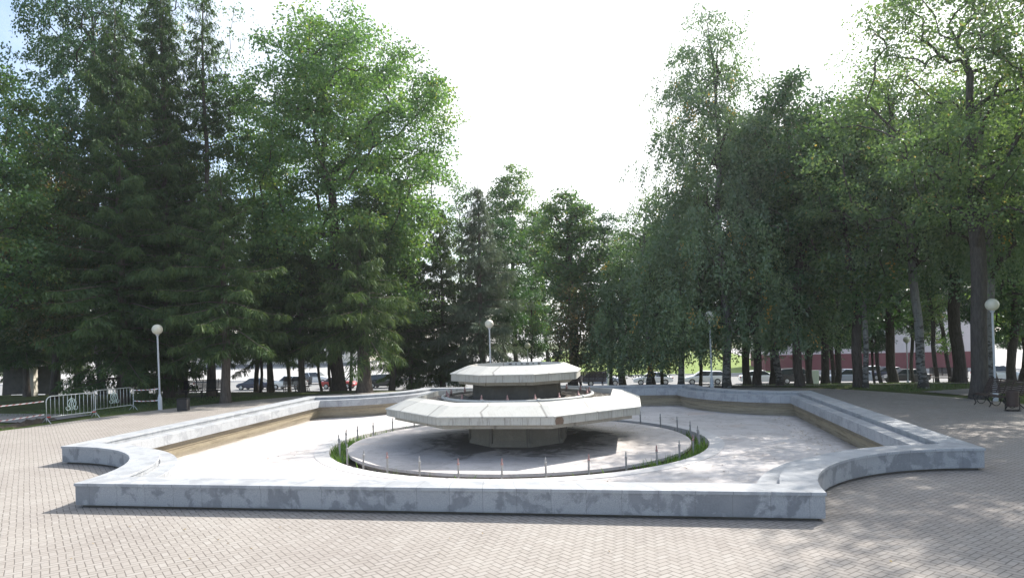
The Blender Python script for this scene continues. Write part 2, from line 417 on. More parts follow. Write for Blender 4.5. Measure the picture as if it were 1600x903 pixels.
def tag(o, label=None, cat=None, group=None, kind=None):
    if label: o['label'] = label
    if cat: o['category'] = cat
    if group: o['group'] = group
    if kind: o['kind'] = kind
    return o
def thing(name, label, cat, loc=(0, 0, 0), rz=0.0, group=None):
    o = bpy.data.objects.new(name, None); COL.objects.link(o); o.empty_display_size = .3
    o.location = loc; o.rotation_euler = (0, 0, rz)
    return tag(o, label, cat, group)
def dup(root, loc, rz=0.0, label=None, scale=None, group=None):
    r = root.copy(); COL.objects.link(r); r.location = loc; r.rotation_euler = (0, 0, rz)
    if scale is not None: r.scale = scale
    if label: r['label'] = label
    if group: r['group'] = group
    for ch in list(root.children):
        c = ch.copy(); COL.objects.link(c); c.parent = r
        for g in list(ch.children):
            d = g.copy(); COL.objects.link(d); d.parent = c
    return r

# ------------------------------------------------------------------ sky and sun
SUN_AZ, SUN_EL = R(38), R(41)                  # azimuth from +y towards +x
w = bpy.data.worlds.new('World'); sc.world = w; w.use_nodes = True
n = NT(w.node_tree)
for k in list(w.node_tree.nodes): w.node_tree.nodes.remove(k)
wo = n.new('ShaderNodeOutputWorld')
sky = n.new('ShaderNodeTexSky', sky_type='NISHITA'); sky.sun_disc = False
sky.sun_elevation = SUN_EL; sky.sun_rotation = SUN_AZ; sky.air_density = 1.0; sky.dust_density = 1.5; sky.ozone_density = 1.0
bg = n.new('ShaderNodeBackground'); n.put(bg.inputs[0], sky.outputs[0]); bg.inputs[1].default_value = .15
g = n.new('ShaderNodeTexCoord').outputs['Generated']
gx, gy, gzz = n.sep(g)
den = n.math('ADD', n.math('MAXIMUM', gzz, 0.0), .18)
cv = n.comb(n.math('DIVIDE', gx, den), n.math('DIVIDE', gy, den), 1.7)
cn = n.noise(cv, .9, 7, .58, .3)
sd = Vector((math.sin(SUN_AZ)*math.cos(SUN_EL), math.cos(SUN_AZ)*math.cos(SUN_EL), math.sin(SUN_EL)))
dp = n.new('ShaderNodeVectorMath', operation='DOT_PRODUCT'); n.put(dp.inputs[0], g); dp.inputs[1].default_value = sd
toward = n.math('MULTIPLY', n.math('ADD', dp.outputs['Value'], 1.0), .5)
cov = n.ramp(n.math('ADD', cn, n.math('MULTIPLY', n.math('SUBTRACT', toward, .72), .95)), [(.40, (.12,)), (.66, (1,))])
shade = n.noise(cv, 1.9, 5, .6)
bright = n.math('ADD', n.math('MULTIPLY', n.math('POWER', toward, 5.0), .55), n.math('MULTIPLY', shade, .20))
bg2 = n.new('ShaderNodeBackground'); n.put(bg2.inputs[0], (.96, .985, 1.0)); n.put(bg2.inputs[1], n.math('ADD', bright, .54))
ms = n.new('ShaderNodeMixShader'); n.put(ms.inputs[0], cov)
w.node_tree.links.new(bg.outputs[0], ms.inputs[1]); w.node_tree.links.new(bg2.outputs[0], ms.inputs[2]); w.node_tree.links.new(ms.outputs[0], wo.inputs[0])
sl = bpy.data.lights.new('sun', 'SUN'); sl.energy = 4.8; sl.angle = R(.53); sl.color = (1.0, .95, .87)
so = bpy.data.objects.new('sun', sl); COL.objects.link(so); so.rotation_euler = sd.to_track_quat('Z', 'Y').to_euler(); so.location = (30, 30, 40)

sc.view_settings.view_transform = 'Standard'; sc.view_settings.look = 'None'; sc.view_settings.gamma = 1; sc.view_settings.use_curve_mapping = False
sc.view_settings.exposure = 1.0
cy = sc.cycles; cy.max_bounces = 7; cy.diffuse_bounces = 4; cy.glossy_bounces = 2; cy.transmission_bounces = 4; cy.transparent_max_bounces = 4; cy.use_denoising = True
cy.sample_clamp_indirect = 6

# ------------------------------------------------------------------ fountain
AX, AY, RB = 11.70, 11.99, 4.50
def outline(wd, z, na=14, ns=10):
    """square with four concave corner bites, set in by wd"""
    a, b, r = AX-wd, AY-wd, RB+wd
    e = math.sqrt(max(r*r-wd*wd, 0))
    pts = []
    corners = [(-1, -1), (1, -1), (1, 1), (-1, 1)]
    for ci, (sx, sy) in enumerate(corners):
        cx, cy_ = sx*AX, sy*AY
        p0 = (sx*a, cy_-sy*e); p1 = (cx-sx*e, sy*b)
        if ci % 2 == 1: p0, p1 = p1, p0
        t0 = math.atan2(p0[1]-cy_, p0[0]-cx); t1 = math.atan2(p1[1]-cy_, p1[0]-cx)
        dt = (t1-t0+math.pi) % (2*math.pi)-math.pi
        arc = [(cx+r*math.cos(t0+dt*k/na), cy_+r*math.sin(t0+dt*k/na)) for k in range(na+1)]
        pts.append(arc)
    out = []
    for ci in range(4):
        out += pts[ci]
        q0 = pts[ci][-1]; q1 = pts[(ci+1) % 4][0]
        out += [(q0[0]+(q1[0]-q0[0])*k/ns, q0[1]+(q1[1]-q0[1])*k/ns) for k in range(1, ns)]
    return [(x, y, z) for x, y in out]
fountain = thing('fountain', 'dry grey granite fountain basin with two octagonal stone bowls stacked at its centre', 'fountain')
def swp(prof, name, mat, bevel=0.0, smooth='auto'):
    mb = MB(); mb.sweep([outline(wd, z) for wd, z in prof]); return mb.build(name, mat, fountain, smooth, bevel=bevel)
swp([(.11, -.05), (.11, .065)], 'plinth', MAT['black'])  # black colour paints the shade of the recess under the cladding
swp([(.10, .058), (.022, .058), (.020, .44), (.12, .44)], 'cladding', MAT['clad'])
swp([(.10, .443), (0.0, .443), (0.0, .494), (.006, .50), (.655, .50), (.66, .494), (.66, .458), (.635, .452), (.635, .34), (.74, .335)], 'coping', MAT['coping'])
swp([(.672, .33), (.672, .371), (1.055, .366), (1.06, .360), (1.06, .052), (.93, .050)], 'ledge', MAT['coping'])
swp([(.93, .06), (.925, -.16), (.90, -.17), (.885, -.34), (.84, -.40), (.835, -.52)], 'basin_wall', MAT['bwall'])
# floor with round hole
NO = len(outline(0, 0))
mb = MB(); inner = outline(.835, -.50)
def radial(loop, rr, z): return [(rr*p[0]/math.hypot(p[0], p[1]), rr*p[1]/math.hypot(p[0], p[1]), z) for p in loop]
RO, RI = 6.55, 5.97
c7 = radial(inner, 7.02, -.50)
mb.sweep([inner, [tuple(a*.5+b*.5 for a, b in zip(p, q)) for p, q in zip(inner, c7)], c7]); mb.build('basin_floor', MAT['floor'], fountain)
circ = lambda rr, z, k=96: [(rr*math.cos(2*math.pi*i/k), rr*math.sin(2*math.pi*i/k), z) for i in range(k)]
mb = MB(); mb.sweep([circ(7.03, -.52), circ(7.03, -.488), circ(RO, -.488), circ(RO, -.80)]); mb.build('trench_kerb', MAT['kerb'], fountain, 'auto')
mb = MB(); mb.sweep([circ(RO+.01, -.74), circ((RO+RI)/2, -.70), circ(RI-.25, -.74)]); mb.build('trench_bed', MAT['soil'], fountain)
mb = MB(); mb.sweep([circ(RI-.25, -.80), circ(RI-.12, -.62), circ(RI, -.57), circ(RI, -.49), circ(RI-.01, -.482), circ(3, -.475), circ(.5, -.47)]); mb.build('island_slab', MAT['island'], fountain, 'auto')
OA = R(22.5)
def octo(rr, z, sub=1):
    k = [(rr*math.cos(OA+i*math.pi/4), rr*math.sin(OA+i*math.pi/4), z) for i in range(8)]; return k
def oswp(prof, name, mat, parent=fountain, bevel=0.0):
    mb = MB(); mb.sweep([octo(r_, z) for r_, z in prof]); return mb.build(name, mat, parent, False, bevel=bevel)
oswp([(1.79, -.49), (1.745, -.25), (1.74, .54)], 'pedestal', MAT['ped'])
for i in range(8):
    a = OA+i*math.pi/4; mb = MB()
    mb.box((1.745*math.cos(a), 1.745*math.sin(a), .09), (.10, .11, .88), Matrix.Rotation(a, 3, 'Z'))
    mb.build('pilaster', MAT['dirty'], fountain, bevel=.01)
lower = bpy.data.objects.new('lower_bowl', None); COL.objects.link(lower); lower.parent = fountain
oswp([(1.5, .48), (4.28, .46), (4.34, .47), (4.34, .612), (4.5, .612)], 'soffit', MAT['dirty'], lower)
oswp([(4.50, .606), (4.60, .606), (4.62, .615), (4.62, .838), (4.5, .84)], 'fascia', MAT['panel'], lower)
oswp([(4.60, .836), (4.66, .836), (4.66, .868), (3.98, 1.135), (3.62, 1.195), (3.60, 1.19), (3.58, .90)], 'coping_slab', MAT['slope'], lower, .006)
# the broken corner tile of the lower bowl
mb = MB(); a = OA-math.pi/2+R(0)
def broken():
    a0 = np.array(octo(4.625, 0)[6]); a1 = np.array(octo(4.625, 0)[7]); a2 = np.array(octo(4.625, 0)[5])
    d = (a1-a0)/np.linalg.norm(a1-a0)
    nrm = np.array([d[1], -d[0], 0])
    p, q = a0+d*.06+nrm*.003, a0+d*.34+nrm*.003
    rough = [(p, .62), (q, .615), (q+d*.02, .72), (q-d*.03, .83), (p+d*.04, .835), (p-d*.02, .74)]
    mb = MB(); mb.add([(k[0], k[1], z) for k, z in rough]+[(k[0]-nrm[0]*.05, k[1]-nrm[1]*.05, z) for k, z in rough], [(0, 1, 2, 3, 4, 5), (0, 6, 7, 1), (1, 7, 8, 2), (2, 8, 9, 3), (3, 9, 10, 4), (4, 10, 11, 5), (5, 11, 6, 0)])
    o = mb.build('bare_patch', simple('bare_brick_mortar', (.17, .12, .09), .95, 0, .5, 18), lower); o['label'] = 'brown patch where a facing tile is missing'
broken()
# gravel bed: lumpy disc
rng = np.random.default_rng(3)
mb = MB(); loops = []
for r_ in np.linspace(3.60, 1.40, 20):
    k = 110; z = 1.0+.03*(3.6-r_)
    loops.append([(r_*math.cos(2*math.pi*i/k), r_*math.sin(2*math.pi*i/k), z+float(rng.normal(0, .022))) for i in range(k)])
mb.sweep(loops); mb.build('gravel_bed', MAT['gravel'], fountain)
mb = MB(); mb.tube(circ(2.66, 1.13, 72), .062, 10, closed=True); ring = mb.build('pipe_ring', MAT['pipe'], fountain, True)
for k in range(9):
    a = 2*math.pi*(k+.35)/9
    mb = MB(); mb.lathe([(.085, -.05), (.085, .05)], 12)
    o = mb.build('pipe_joint', MAT['pipe'], ring, 'auto'); o.rotation_euler = (R(90), 0, a); o.location = (2.66*math.cos(a), 2.66*math.sin(a), 1.13)
oswp([(1.62, .98), (1.60, 1.74)], 'upper_pedestal', MAT['black'])
upper = bpy.data.objects.new('upper_bowl', None); COL.objects.link(upper); upper.parent = fountain
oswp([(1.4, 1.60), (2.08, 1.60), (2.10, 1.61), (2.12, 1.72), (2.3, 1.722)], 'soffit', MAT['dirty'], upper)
oswp([(2.25, 1.716), (2.36, 1.716), (2.375, 1.722), (2.375, 1.955), (2.3, 1.96)], 'fascia', MAT['panel'], upper)
oswp([(2.35, 1.952), (2.41, 1.952), (2.41, 1.98), (1.78, 2.225), (1.72, 2.23), (1.70, 2.0)], 'coping_slab', MAT['slope'], upper, .005)
mb = MB(); mb.sweep([octo(1.71, 2.04), octo(.2, 2.02)]); mb.build('bowl_floor', MAT['dirty'], upper)
# small overflow notches in the inner rim of the top bowl
for k in range(9):
    mb = MB(); mb.box((-.95+.22*k, 1.565, 2.165), (.05+.03*(k % 3), .03, .045)); mb.build('overflow_notch', MAT['black'], upper)
# nozzles
def nozzle_mesh():
    mb = MB(); mb.lathe([(.027, 0), (.027, .54), (.034, .545), (.034, .575), (.026, .58)], 10); A = mb.build('nozzle', MAT['steel'], fountain, 'auto')
    mb = MB(); mb.lathe([(.026, .575), (.036, .59), (.036, .62), (.020, .64), (.017, .68), (.022, .69), (.022, .705), (.008, .765), (0, .767)], 10)
    B = mb.build('nozzle_tip', MAT['steel'], A, 'auto'); return A, B
nz, nt_ = nozzle_mesh()
rng = np.random.default_rng(11)
NN = 33
for k in range(NN):
    a = R(-85.0)+2*math.pi*k/NN
    if k == 0: A, B = nz, nt_
    else:
        A = nz.copy(); COL.objects.link(A); B = nt_.copy(); COL.objects.link(B); B.parent = A
    A.parent = fountain
    A.location = (6.24*math.cos(a), 6.24*math.sin(a), -.76+float(rng.normal(0, .015)))
    A.rotation_euler = (float(rng.normal(0, .025)), float(rng.normal(0, .025)), 0)
    B.material_slots[0].link = 'OBJECT'; B.material_slots[0].material = MAT['steel']
    if -2.2 < ((a+math.pi) % (2*math.pi)-math.pi) < -.3 and k % 2 == 0: B.material_slots[0].material = MAT['brass']
mb = MB(); mb.lathe([(.02, 0), (.02, .07), (.045, .08), (.045, .13), (.02, .16), (.03, .185), (.012, .25), (0, .252)], 10); jn = mb.build('jet', MAT['brass'], fountain, 'auto')
for k in range(18):
    a = R(-88)+2*math.pi*k/18
    A = jn if k == 0 else jn.copy()
    if k: COL.objects.link(A); A.parent = fountain
    rr = 2.52 if k % 2 == 0 else 2.56
    A.location = (rr*math.cos(a), rr*math.sin(a), 1.10); A.rotation_euler = (float(rng.normal(0, .05)), float(rng.normal(0, .05)), 0)

# ------------------------------------------------------------------ ground
def plaza_r(t):                                 # edge of the paved square as a function of direction
    t = (t+math.pi) % (2*math.pi)-math.pi
    f = 1/(1+math.exp(-14*(-math.sin(t)-.32)))
    return 20.2+18*f
def plaza_pt(p, z=0.0):
    t = math.atan2(p[1], p[0]); r_ = plaza_r(t); return (r_*math.cos(t), r_*math.sin(t), float(gz(0, r_*math.sin(t))))
base = outline(.14, 0.0)
edge = [plaza_pt(p) for p in base]
mid = lambda f: [(p[0]*(1-f)+q[0]*f, p[1]*(1-f)+q[1]*f, float(gz(0, p[1]*(1-f)+q[1]*f))) for p, q in zip(base, edge)]
mb = MB(); mb.sweep([base, mid(.25), mid(.5), mid(.75), edge]); tag(mb.build('paved_square', MAT['paving']), kind='structure')
loops = []
for f in (1.0, 1.02, 1.1, 1.2, 1.35, 1.5, 1.65, 1.8, 1.95, 2.1, 2.25, 2.4, 2.55, 2.75, 3.0, 3.5, 4.5, 7, 12, 20):
    lp = []
    for p in edge:
        x, y = p[0]*f, p[1]*f
        z = float(gz(x, y)) + (0.0 if f == 1.0 else (.02 if f < 1.05 else .035*math.sin(x*.7)*math.cos(y*.6)))
        lp.append((x, y, z))
    loops.append(lp)
mb = MB(); mb.sweep(loops); tag(mb.build('lawn', MAT['lawn'], None, True), kind='structure')
def strip(name, pts, width, mat, dz, ends=None):
    mb = MB(); L, Rr = [], []
    P = []
    for i in range(len(pts)-1):
        a, b = np.array(pts[i]), np.array(pts[i+1])
        nseg = max(2, int(np.linalg.norm(b-a)/1.0))
        P += [a+(b-a)*k/nseg for k in range(nseg)]
    P.append(np.array(pts[-1]))
    for i, p in enumerate(P):
        t = P[min(i+1, len(P)-1)]-P[max(i-1, 0)]; t = t/np.linalg.norm(t); nn = np.array([-t[1], t[0]])
        row = [p+nn*width*k for k in (-.5, -.25, 0, .25, .5)]
        L.append([(q[0], q[1], float(gz(*q))+dz) for q in row])
    vs = [q for r_ in L for q in r_]
    fs = [(i*5+k, i*5+k+1, (i+1)*5+k+1, (i+1)*5+k) for i in range(len(L)-1) for k in range(4)]
    mb.add(vs, fs); return tag(mb.build(name, mat), kind='structure')
strip('path', [(-20.9, 2.75), (-27, 3.4), (-60, 5)], 3.0, MAT['asphalt'], .055)
strip('path', [(18.2, 10.2), (23, 12.6), (60, 22)], 2.6, MAT['asphalt'], .055)
strip('path', [(6, 17.6), (20, 18.2), (60, 19)], 1.7, MAT['asphalt'], .06)
# street: carriageway sheet with kerb on the park side
mb = MB(); xs = np.linspace(-160, 160, 9)
mb.add([(x, y, -2.9+.055) for y in (51.2, 60, 72) for x in xs], [(j*9+i, j*9+i+1, (j+1)*9+i+1, (j+1)*9+i) for j in range(2) for i in range(8)]); tag(mb.build('street', MAT['road']), kind='structure')
for yk in (51.0, 72.1):
    mb = MB(); mb.box((0, yk, -2.9+.06), (320, .2, .26)); tag(mb.build('kerb', MAT['kerb'], bevel=.02), kind='structure')
for xa_, xb_ in ((-160, -14), (26, 160)):
    mb = MB(); mb.add([(x, y, -2.9+.054+(y-72.3)*.012) for y in (72.25, 100, 160) for x in (xa_, xb_)], [(j*2, j*2+1, j*2+3, j*2+2) for j in range(2)]); tag(mb.build('forecourt', MAT['forecourt']), kind='structure')
mb = MB(); xs = np.linspace(-13.9, 25.9, 9); mb.add([(x, y, -2.9+.05+(y-72.3)*.012) for y in (72.25, 100, 160) for x in xs], [(j*9+i, j*9+i+1, (j+1)*9+i+1, (j+1)*9+i) for j in range(2) for i in range(8)]); tag(mb.build('far_lawn', MAT['bright']), kind='structure')
# dug dirt by the left lawn patch
mb = MB(); vs = []; fs = []
rng = np.random.default_rng(5)
for j in range(9):
    for i in range(22):
        u, v = i/21, j/8
        x = -20.9-1.1*v+.2*math.sin(u*5)+(.25*v); y = -1.0+3.6*u+.5*v
        z = .06+.10*math.sin(math.pi*u)*math.sin(math.pi*v)*(1+.6*rng.normal())
        vs.append((x, y, max(z, -.02) if 0 < i < 21 and 0 < j < 8 else -.02))
fs = [(j*22+i, j*22+i+1, (j+1)*22+i+1, (j+1)*22+i) for j in range(8) for i in range(21)]
mb.add(vs, fs); tag(mb.build('dug_earth', MAT['dirt'], None, True), kind='stuff', label='heap of dark dug earth along the left lawn edge', cat='earth')

def blades(name, pts, hmin, hmax, wd, label, cat='grass', seed=1, lean=.35, mat='grass'):
    rng = np.random.default_rng(seed); n_ = len(pts); P = np.array(pts)
    a = rng.uniform(0, 2*np.pi, n_); h = rng.uniform(hmin, hmax, n_)
    d = np.stack([np.cos(a), np.sin(a), np.zeros(n_)], 1); s = np.stack([-np.sin(a), np.cos(a), np.zeros(n_)], 1)
    l = rng.uniform(0, lean, n_)[:, None]
    top = P+d*l*h[:, None]; top[:, 2] += h*np.sqrt(1-l[:, 0]**2)
    mid = P*.5+top*.5; mid[:, 2] += .06*h
    V = np.stack([P-s*wd/2, P+s*wd/2, mid+s*wd*.4, top], 1)
    return tag(quads(name, V, rng.beta(2, 3, n_), MAT[mat]), label, cat, kind='stuff')
rng = np.random.default_rng(21)
pts = []
while len(pts) < 16000:                        # lawn strip behind the right side of the square
    x, y = rng.uniform(9, 34), rng.uniform(11, 23)
    if math.hypot(x, y) < 20.6: continue
    dpath = abs((y-8.9)-(x-15.5)*.47)/1.1
    if dpath < 1.55 or 16.7 < y < 18.9: continue
    pts.append((x, y, float(gz(x, y))))
blades('grass', pts, .05, .15, .022, 'short patchy grass on the shaded lawn at the right', seed=2)
pts = []
for _ in range(14000):
    x, y = rng.uniform(-25, -20.2), rng.uniform(-5, -.2)
    if math.hypot(x, y) < plaza_r(math.atan2(y, x))+.15: continue
    pts.append((x, y, 0))
if pts: blades('grass', pts, .05, .13, .02, 'bright short grass at the left end of the square', seed=3)
pts = []
while len(pts) < 5000:
    x, y = rng.uniform(15.5, 24), rng.uniform(3.5, 10.5)
    dpath = ((y-8.9)-(x-15.5)*.47)/1.1
    if math.hypot(x, y) < 20.3 or dpath > -1.45: continue
    pts.append((x, y, 0))
blades('grass', pts, .05, .16, .022, 'strip of grass running behind the brown slatted bench', seed=4)
pts = []
while len(pts) < 6000:
    x, y = rng.uniform(-26, -16), rng.uniform(3.5, 13)
    if math.hypot(x, y) < 20.5: continue
    pts.append((x, y, 0))
blades('grass', pts, .05, .14, .022, 'thin grass under the spruces left of the fountain', seed=5)
# weeds in the trench
pts = []
for a0, a1, k in ((R(-46), R(-8), 650), (R(-8), R(20), 120), (R(176), R(214), 650), (R(150), R(176), 100), (R(20), R(150), 60), (R(-130), R(-50), 50)):
    for _ in range(k):
        a = rng.uniform(a0, a1); a += .035*math.sin(a*37)*math.cos(a*11); r_ = rng.uniform(6.02, 6.5); pts.append((r_*math.cos(a), r_*math.sin(a), -.72))
blades('weeds', pts, .14, .42, .034, 'green weeds sprouting in the round trench of the dry fountain', 'weeds', seed=6, lean=.75, mat='weed')
# dry leaves and grit lying about
def flakes(name, pts, size, label, seed):
    rng = np.random.default_rng(seed); P = np.array(pts); n_ = len(P); a = rng.uniform(0, 6.28, n_); L = rng.uniform(.5, 1, n_)[:, None]*size
    d = np.stack([np.cos(a), np.sin(a), rng.uniform(-.25, .25, n_)], 1)*L; s = np.stack([-np.sin(a), np.cos(a), rng.uniform(-.25, .25, n_)], 1)*L*.55
    P[:, 2] += size*.3
    V = np.stack([P-d*.5, P+s*.5, P+d*.5, P-s*.5], 1)
    return tag(quads(name, V, rng.uniform(0, 1, n_), MAT['litter']), label, 'leaves', kind='stuff')
pts = []
for _ in range(420):
    x, y = rng.uniform(-18, 18), rng.uniform(-22, 13)
    if abs(x) < 12.2 and abs(y) < 12.4: continue
    if math.hypot(x, y) < 20 or y < 0: pts.append((x, y, .002))
flakes('fallen_leaves', pts, .075, 'scattered dry leaves on the paved square', 8)
pts = []
for _ in range(260):
    t = rng.uniform(0, 6.28); r_ = rng.uniform(7.2, 10.4); pts.append((r_*math.cos(t), r_*math.sin(t), -.497))
for _ in range(260):
    t = rng.normal(.9, .5); r_ = rng.uniform(2, 5.6); pts.append((r_*math.cos(t), r_*math.sin(t), -.47))
for _ in range(240):
    pts.append((10.2-abs(rng.normal(0, .4)), rng.uniform(-6, 7), -.497))
flakes('leaf_litter', pts, .085, 'dry leaf litter on the floor of the empty basin', 9)
pts = []
for _ in range(6000):
    x, y = rng.uniform(-45, 45), rng.uniform(8, 34)
    if math.hypot(x, y) < 20.6: continue
    pts.append((x, y, float(gz(x, y))+.06))
flakes('leaf_carpet', pts, .11, 'fallen leaves strewn over the lawns under the trees', 10)

# ------------------------------------------------------------------ trees
def unit(v): return v/np.maximum(np.linalg.norm(v, axis=-1, keepdims=True), 1e-9)
def leafquads(C, A, L, Wd, rng):
    """rhombic leaves at C pointing along A"""
    n_ = len(C); rv = rng.normal(size=(n_, 3)); S = unit(np.cross(A, rv))
    N = np.cross(A, S)
    L = np.broadcast_to(np.asarray(L, float), (n_,))[:, None]; Wd = np.broadcast_to(np.asarray(Wd, float), (n_,))[:, None]
    mid = C+A*L*.45+N*L*.06
    return np.stack([C, mid+S*Wd*.5, C+A*L, mid-S*Wd*.5], 1)
def skeleton(rng, trunk, targets, bend=.25, up=1.3):
    """connect every target to the nearest lower point of the growing skeleton; returns chains with pipe-model radii"""
    pos = [np.array(p, float) for p in trunk]; par = [-1]+list(range(len(trunk)-1)); chains = [list(range(len(trunk)))]
    T = targets[np.argsort(np.hypot(targets[:, 0]-np.interp(targets[:, 2], [p[2] for p in trunk], [p[0] for p in trunk]), targets[:, 1])+.15*targets[:, 2])]
    P = np.zeros((len(T)*4+len(trunk)+8, 3)); m = len(trunk); P[:m] = pos
    first = max(1, int(.28*len(trunk)))
    tips = []
    for t in T:
        d = t-P[first:m]; dist = np.linalg.norm(d, axis=1); h = np.hypot(d[:, 0], d[:, 1])
        cost = dist+up*np.maximum(0, -d[:, 2]+.25*h)
        k = first+int(np.argmin(cost)); a = P[k]; L = np.linalg.norm(t-a)
        ch = [k]
        for s_ in (.35, .7, 1.0):
            q = a+(t-a)*s_; q[2] += bend*L*math.sin(math.pi*s_)*.5*(1 if rng.random() < .8 else -1)
            q[:2] += rng.normal(0, .05*L, 2)*(1 if s_ < 1 else 0)
            P[m] = q; par.append(ch[-1]); ch.append(m); m += 1
        chains.append(ch); tips.append(m-1)
    cnt = np.zeros(m); 
    for t in tips: cnt[t] += 1
    for i in range(m-1, 0, -1):
        if par[i] >= 0: cnt[par[i]] += cnt[i]
    return P[:m], chains, cnt
def trunk_line(rng, H, lean=(0, 0), wob=.12, nseg=14):
    z = np.linspace(0, H, nseg); ph = rng.uniform(0, 6.28, 4)
    x = lean[0]*(z/H)+wob*(np.sin(z*.55+ph[0])-math.sin(ph[0]))+wob*.5*(np.sin(z*1.3+ph[1])-math.sin(ph[1]))
    y = lean[1]*(z/H)+wob*(np.sin(z*.5+ph[2])-math.sin(ph[2]))
    return [np.array(p) for p in zip(x, y, z)]
def wood(barks, P, chains, cnt, r0, tip=.012, flare=True, power=.5, minr=.0, nside=7):
    mb = MB(); tot = max(cnt.max(), 1)
    rad = np.maximum(tip, r0*(np.maximum(cnt, .5)/tot)**power)
    for ci, ch in enumerate(chains):
        if ci == 0:
            rr = rad[ch].copy()
            # steady taper along the trunk
            for i in range(1, len(rr)): rr[i] = min(rr[i], rr[i-1]*.985)
            pts = [P[i] for i in ch]
            if flare:
                q = pts[0]; pts = [q+np.array([0, 0, -.3]), q+np.array([0, 0, .12]), q+np.array([0, 0, .5])]+pts[1:]; rr = np.concatenate([[rr[0]*1.55, rr[0]*1.28, rr[0]*1.08], rr[1:]])
            mb.tube(pts, list(rr), 10, cap=True); mb.ntrunk = len(mb.f)
        else:
            rr = rad[ch]; rr = np.minimum(rr, rad[ch[1]]*1.1)
            mb.tube([P[i] for i in ch], list(rr), 5 if rr[1] > .03 else 3, cap=False)
    return mb
def envelope(rng, n_, z0, z1, prof, axis, ecc=(1, 1), rough=.22, inner=.45, side=None):
    """clump centres inside an uneven crown"""
    ph = rng.uniform(0, 6.28, 8); out = []
    while len(out) < n_:
        t = rng.random(); r_ = prof(t)
        if rng.random() > (r_/1.0)**1.1+.06: continue
        a = rng.uniform(0, 6.28)
        rr = r_*(1+rough*(math.sin(2*a+ph[0]+5*t)+.7*math.sin(3*a+ph[1]-7*t)+.6*math.sin(5*a+ph[2]+11*t))/1.6)
        q = rng.random()**inner*rr
        z = z0+t*(z1-z0)
        ax = np.interp(z, [p[2] for p in axis], [p[0] for p in axis]); ay = np.interp(z, [p[2] for p in axis], [p[1] for p in axis])
        out.append((ax+q*math.cos(a)*ecc[0], ay+q*math.sin(a)*ecc[1], z))
    return np.array(out)
def ptrunk(prof_pts):
    xs, ys = zip(*prof_pts); return lambda t: float(np.interp(t, xs, ys))

def broadleaf(seed, H, z0, rad, prof, leafmat, barkmat, r0, nclump=230, nleaf=85, leaf=.15, clump=.55, lean=(0, 0), inner=.45, ecc=(1, 1), trunk_top=.8, shift=(0, 0), wob=.14, rough=.22, flat=.6, power=.46, parent=None):
    rng = np.random.default_rng(seed)
    tr = trunk_line(rng, H*trunk_top, lean, wob)
    ax = [tr[0]]+[p+np.array([shift[0], shift[1], 0])*min(1, p[2]/(H*trunk_top)) for p in tr[1:]]
    C = envelope(rng, nclump, z0, H, lambda t: prof(t), ax, ecc, rough, inner)
    axx = np.interp(C[:, 2], [p[2] for p in ax], [p[0] for p in ax]); axy = np.interp(C[:, 2], [p[2] for p in ax], [p[1] for p in ax])
    C[:, 0] = axx+(C[:, 0]-axx)*rad; C[:, 1] = axy+(C[:, 1]-axy)*rad
    P, ch, cnt = skeleton(rng, tr, C)
    wood(None, P, ch, cnt, r0, power=power).build('trunk', MAT[barkmat], parent, True)
    k = rng.poisson(nleaf*1.35, len(C)); idx = np.repeat(np.arange(len(C)), k); n_ = len(idx)
    sz = clump*rng.uniform(.7, 1.35, len(C))
    off = rng.normal(size=(n_, 3)); off = unit(off)*(rng.random(n_)**.55)[:, None]*1.5
    off[:, 2] = off[:, 2]*flat-.12*np.hypot(off[:, 0], off[:, 1])
    pos = C[idx]+off*sz[idx][:, None]
    cen = np.array([0, 0, 0.0]); rad_dir = unit(np.stack([off[:, 0], off[:, 1], off[:, 2]*.4], 1))
    A = unit(rad_dir*.7+rng.normal(0, .6, (n_, 3))+np.array([0, 0, -.45]))
    V = leafquads(pos, A, leaf*1.32*rng.uniform(.7, 1.25, n_), leaf*.85*rng.uniform(.8, 1.2, n_), rng)
    ct = rng.beta(2.2, 2.2, len(C))
    tint = np.clip(ct[idx]*.75+rng.normal(.12, .14, n_), 0, .97); tint[rng.random(n_) < .012] = 1
    quads('crown', V, tint, LEAF[leafmat], parent)

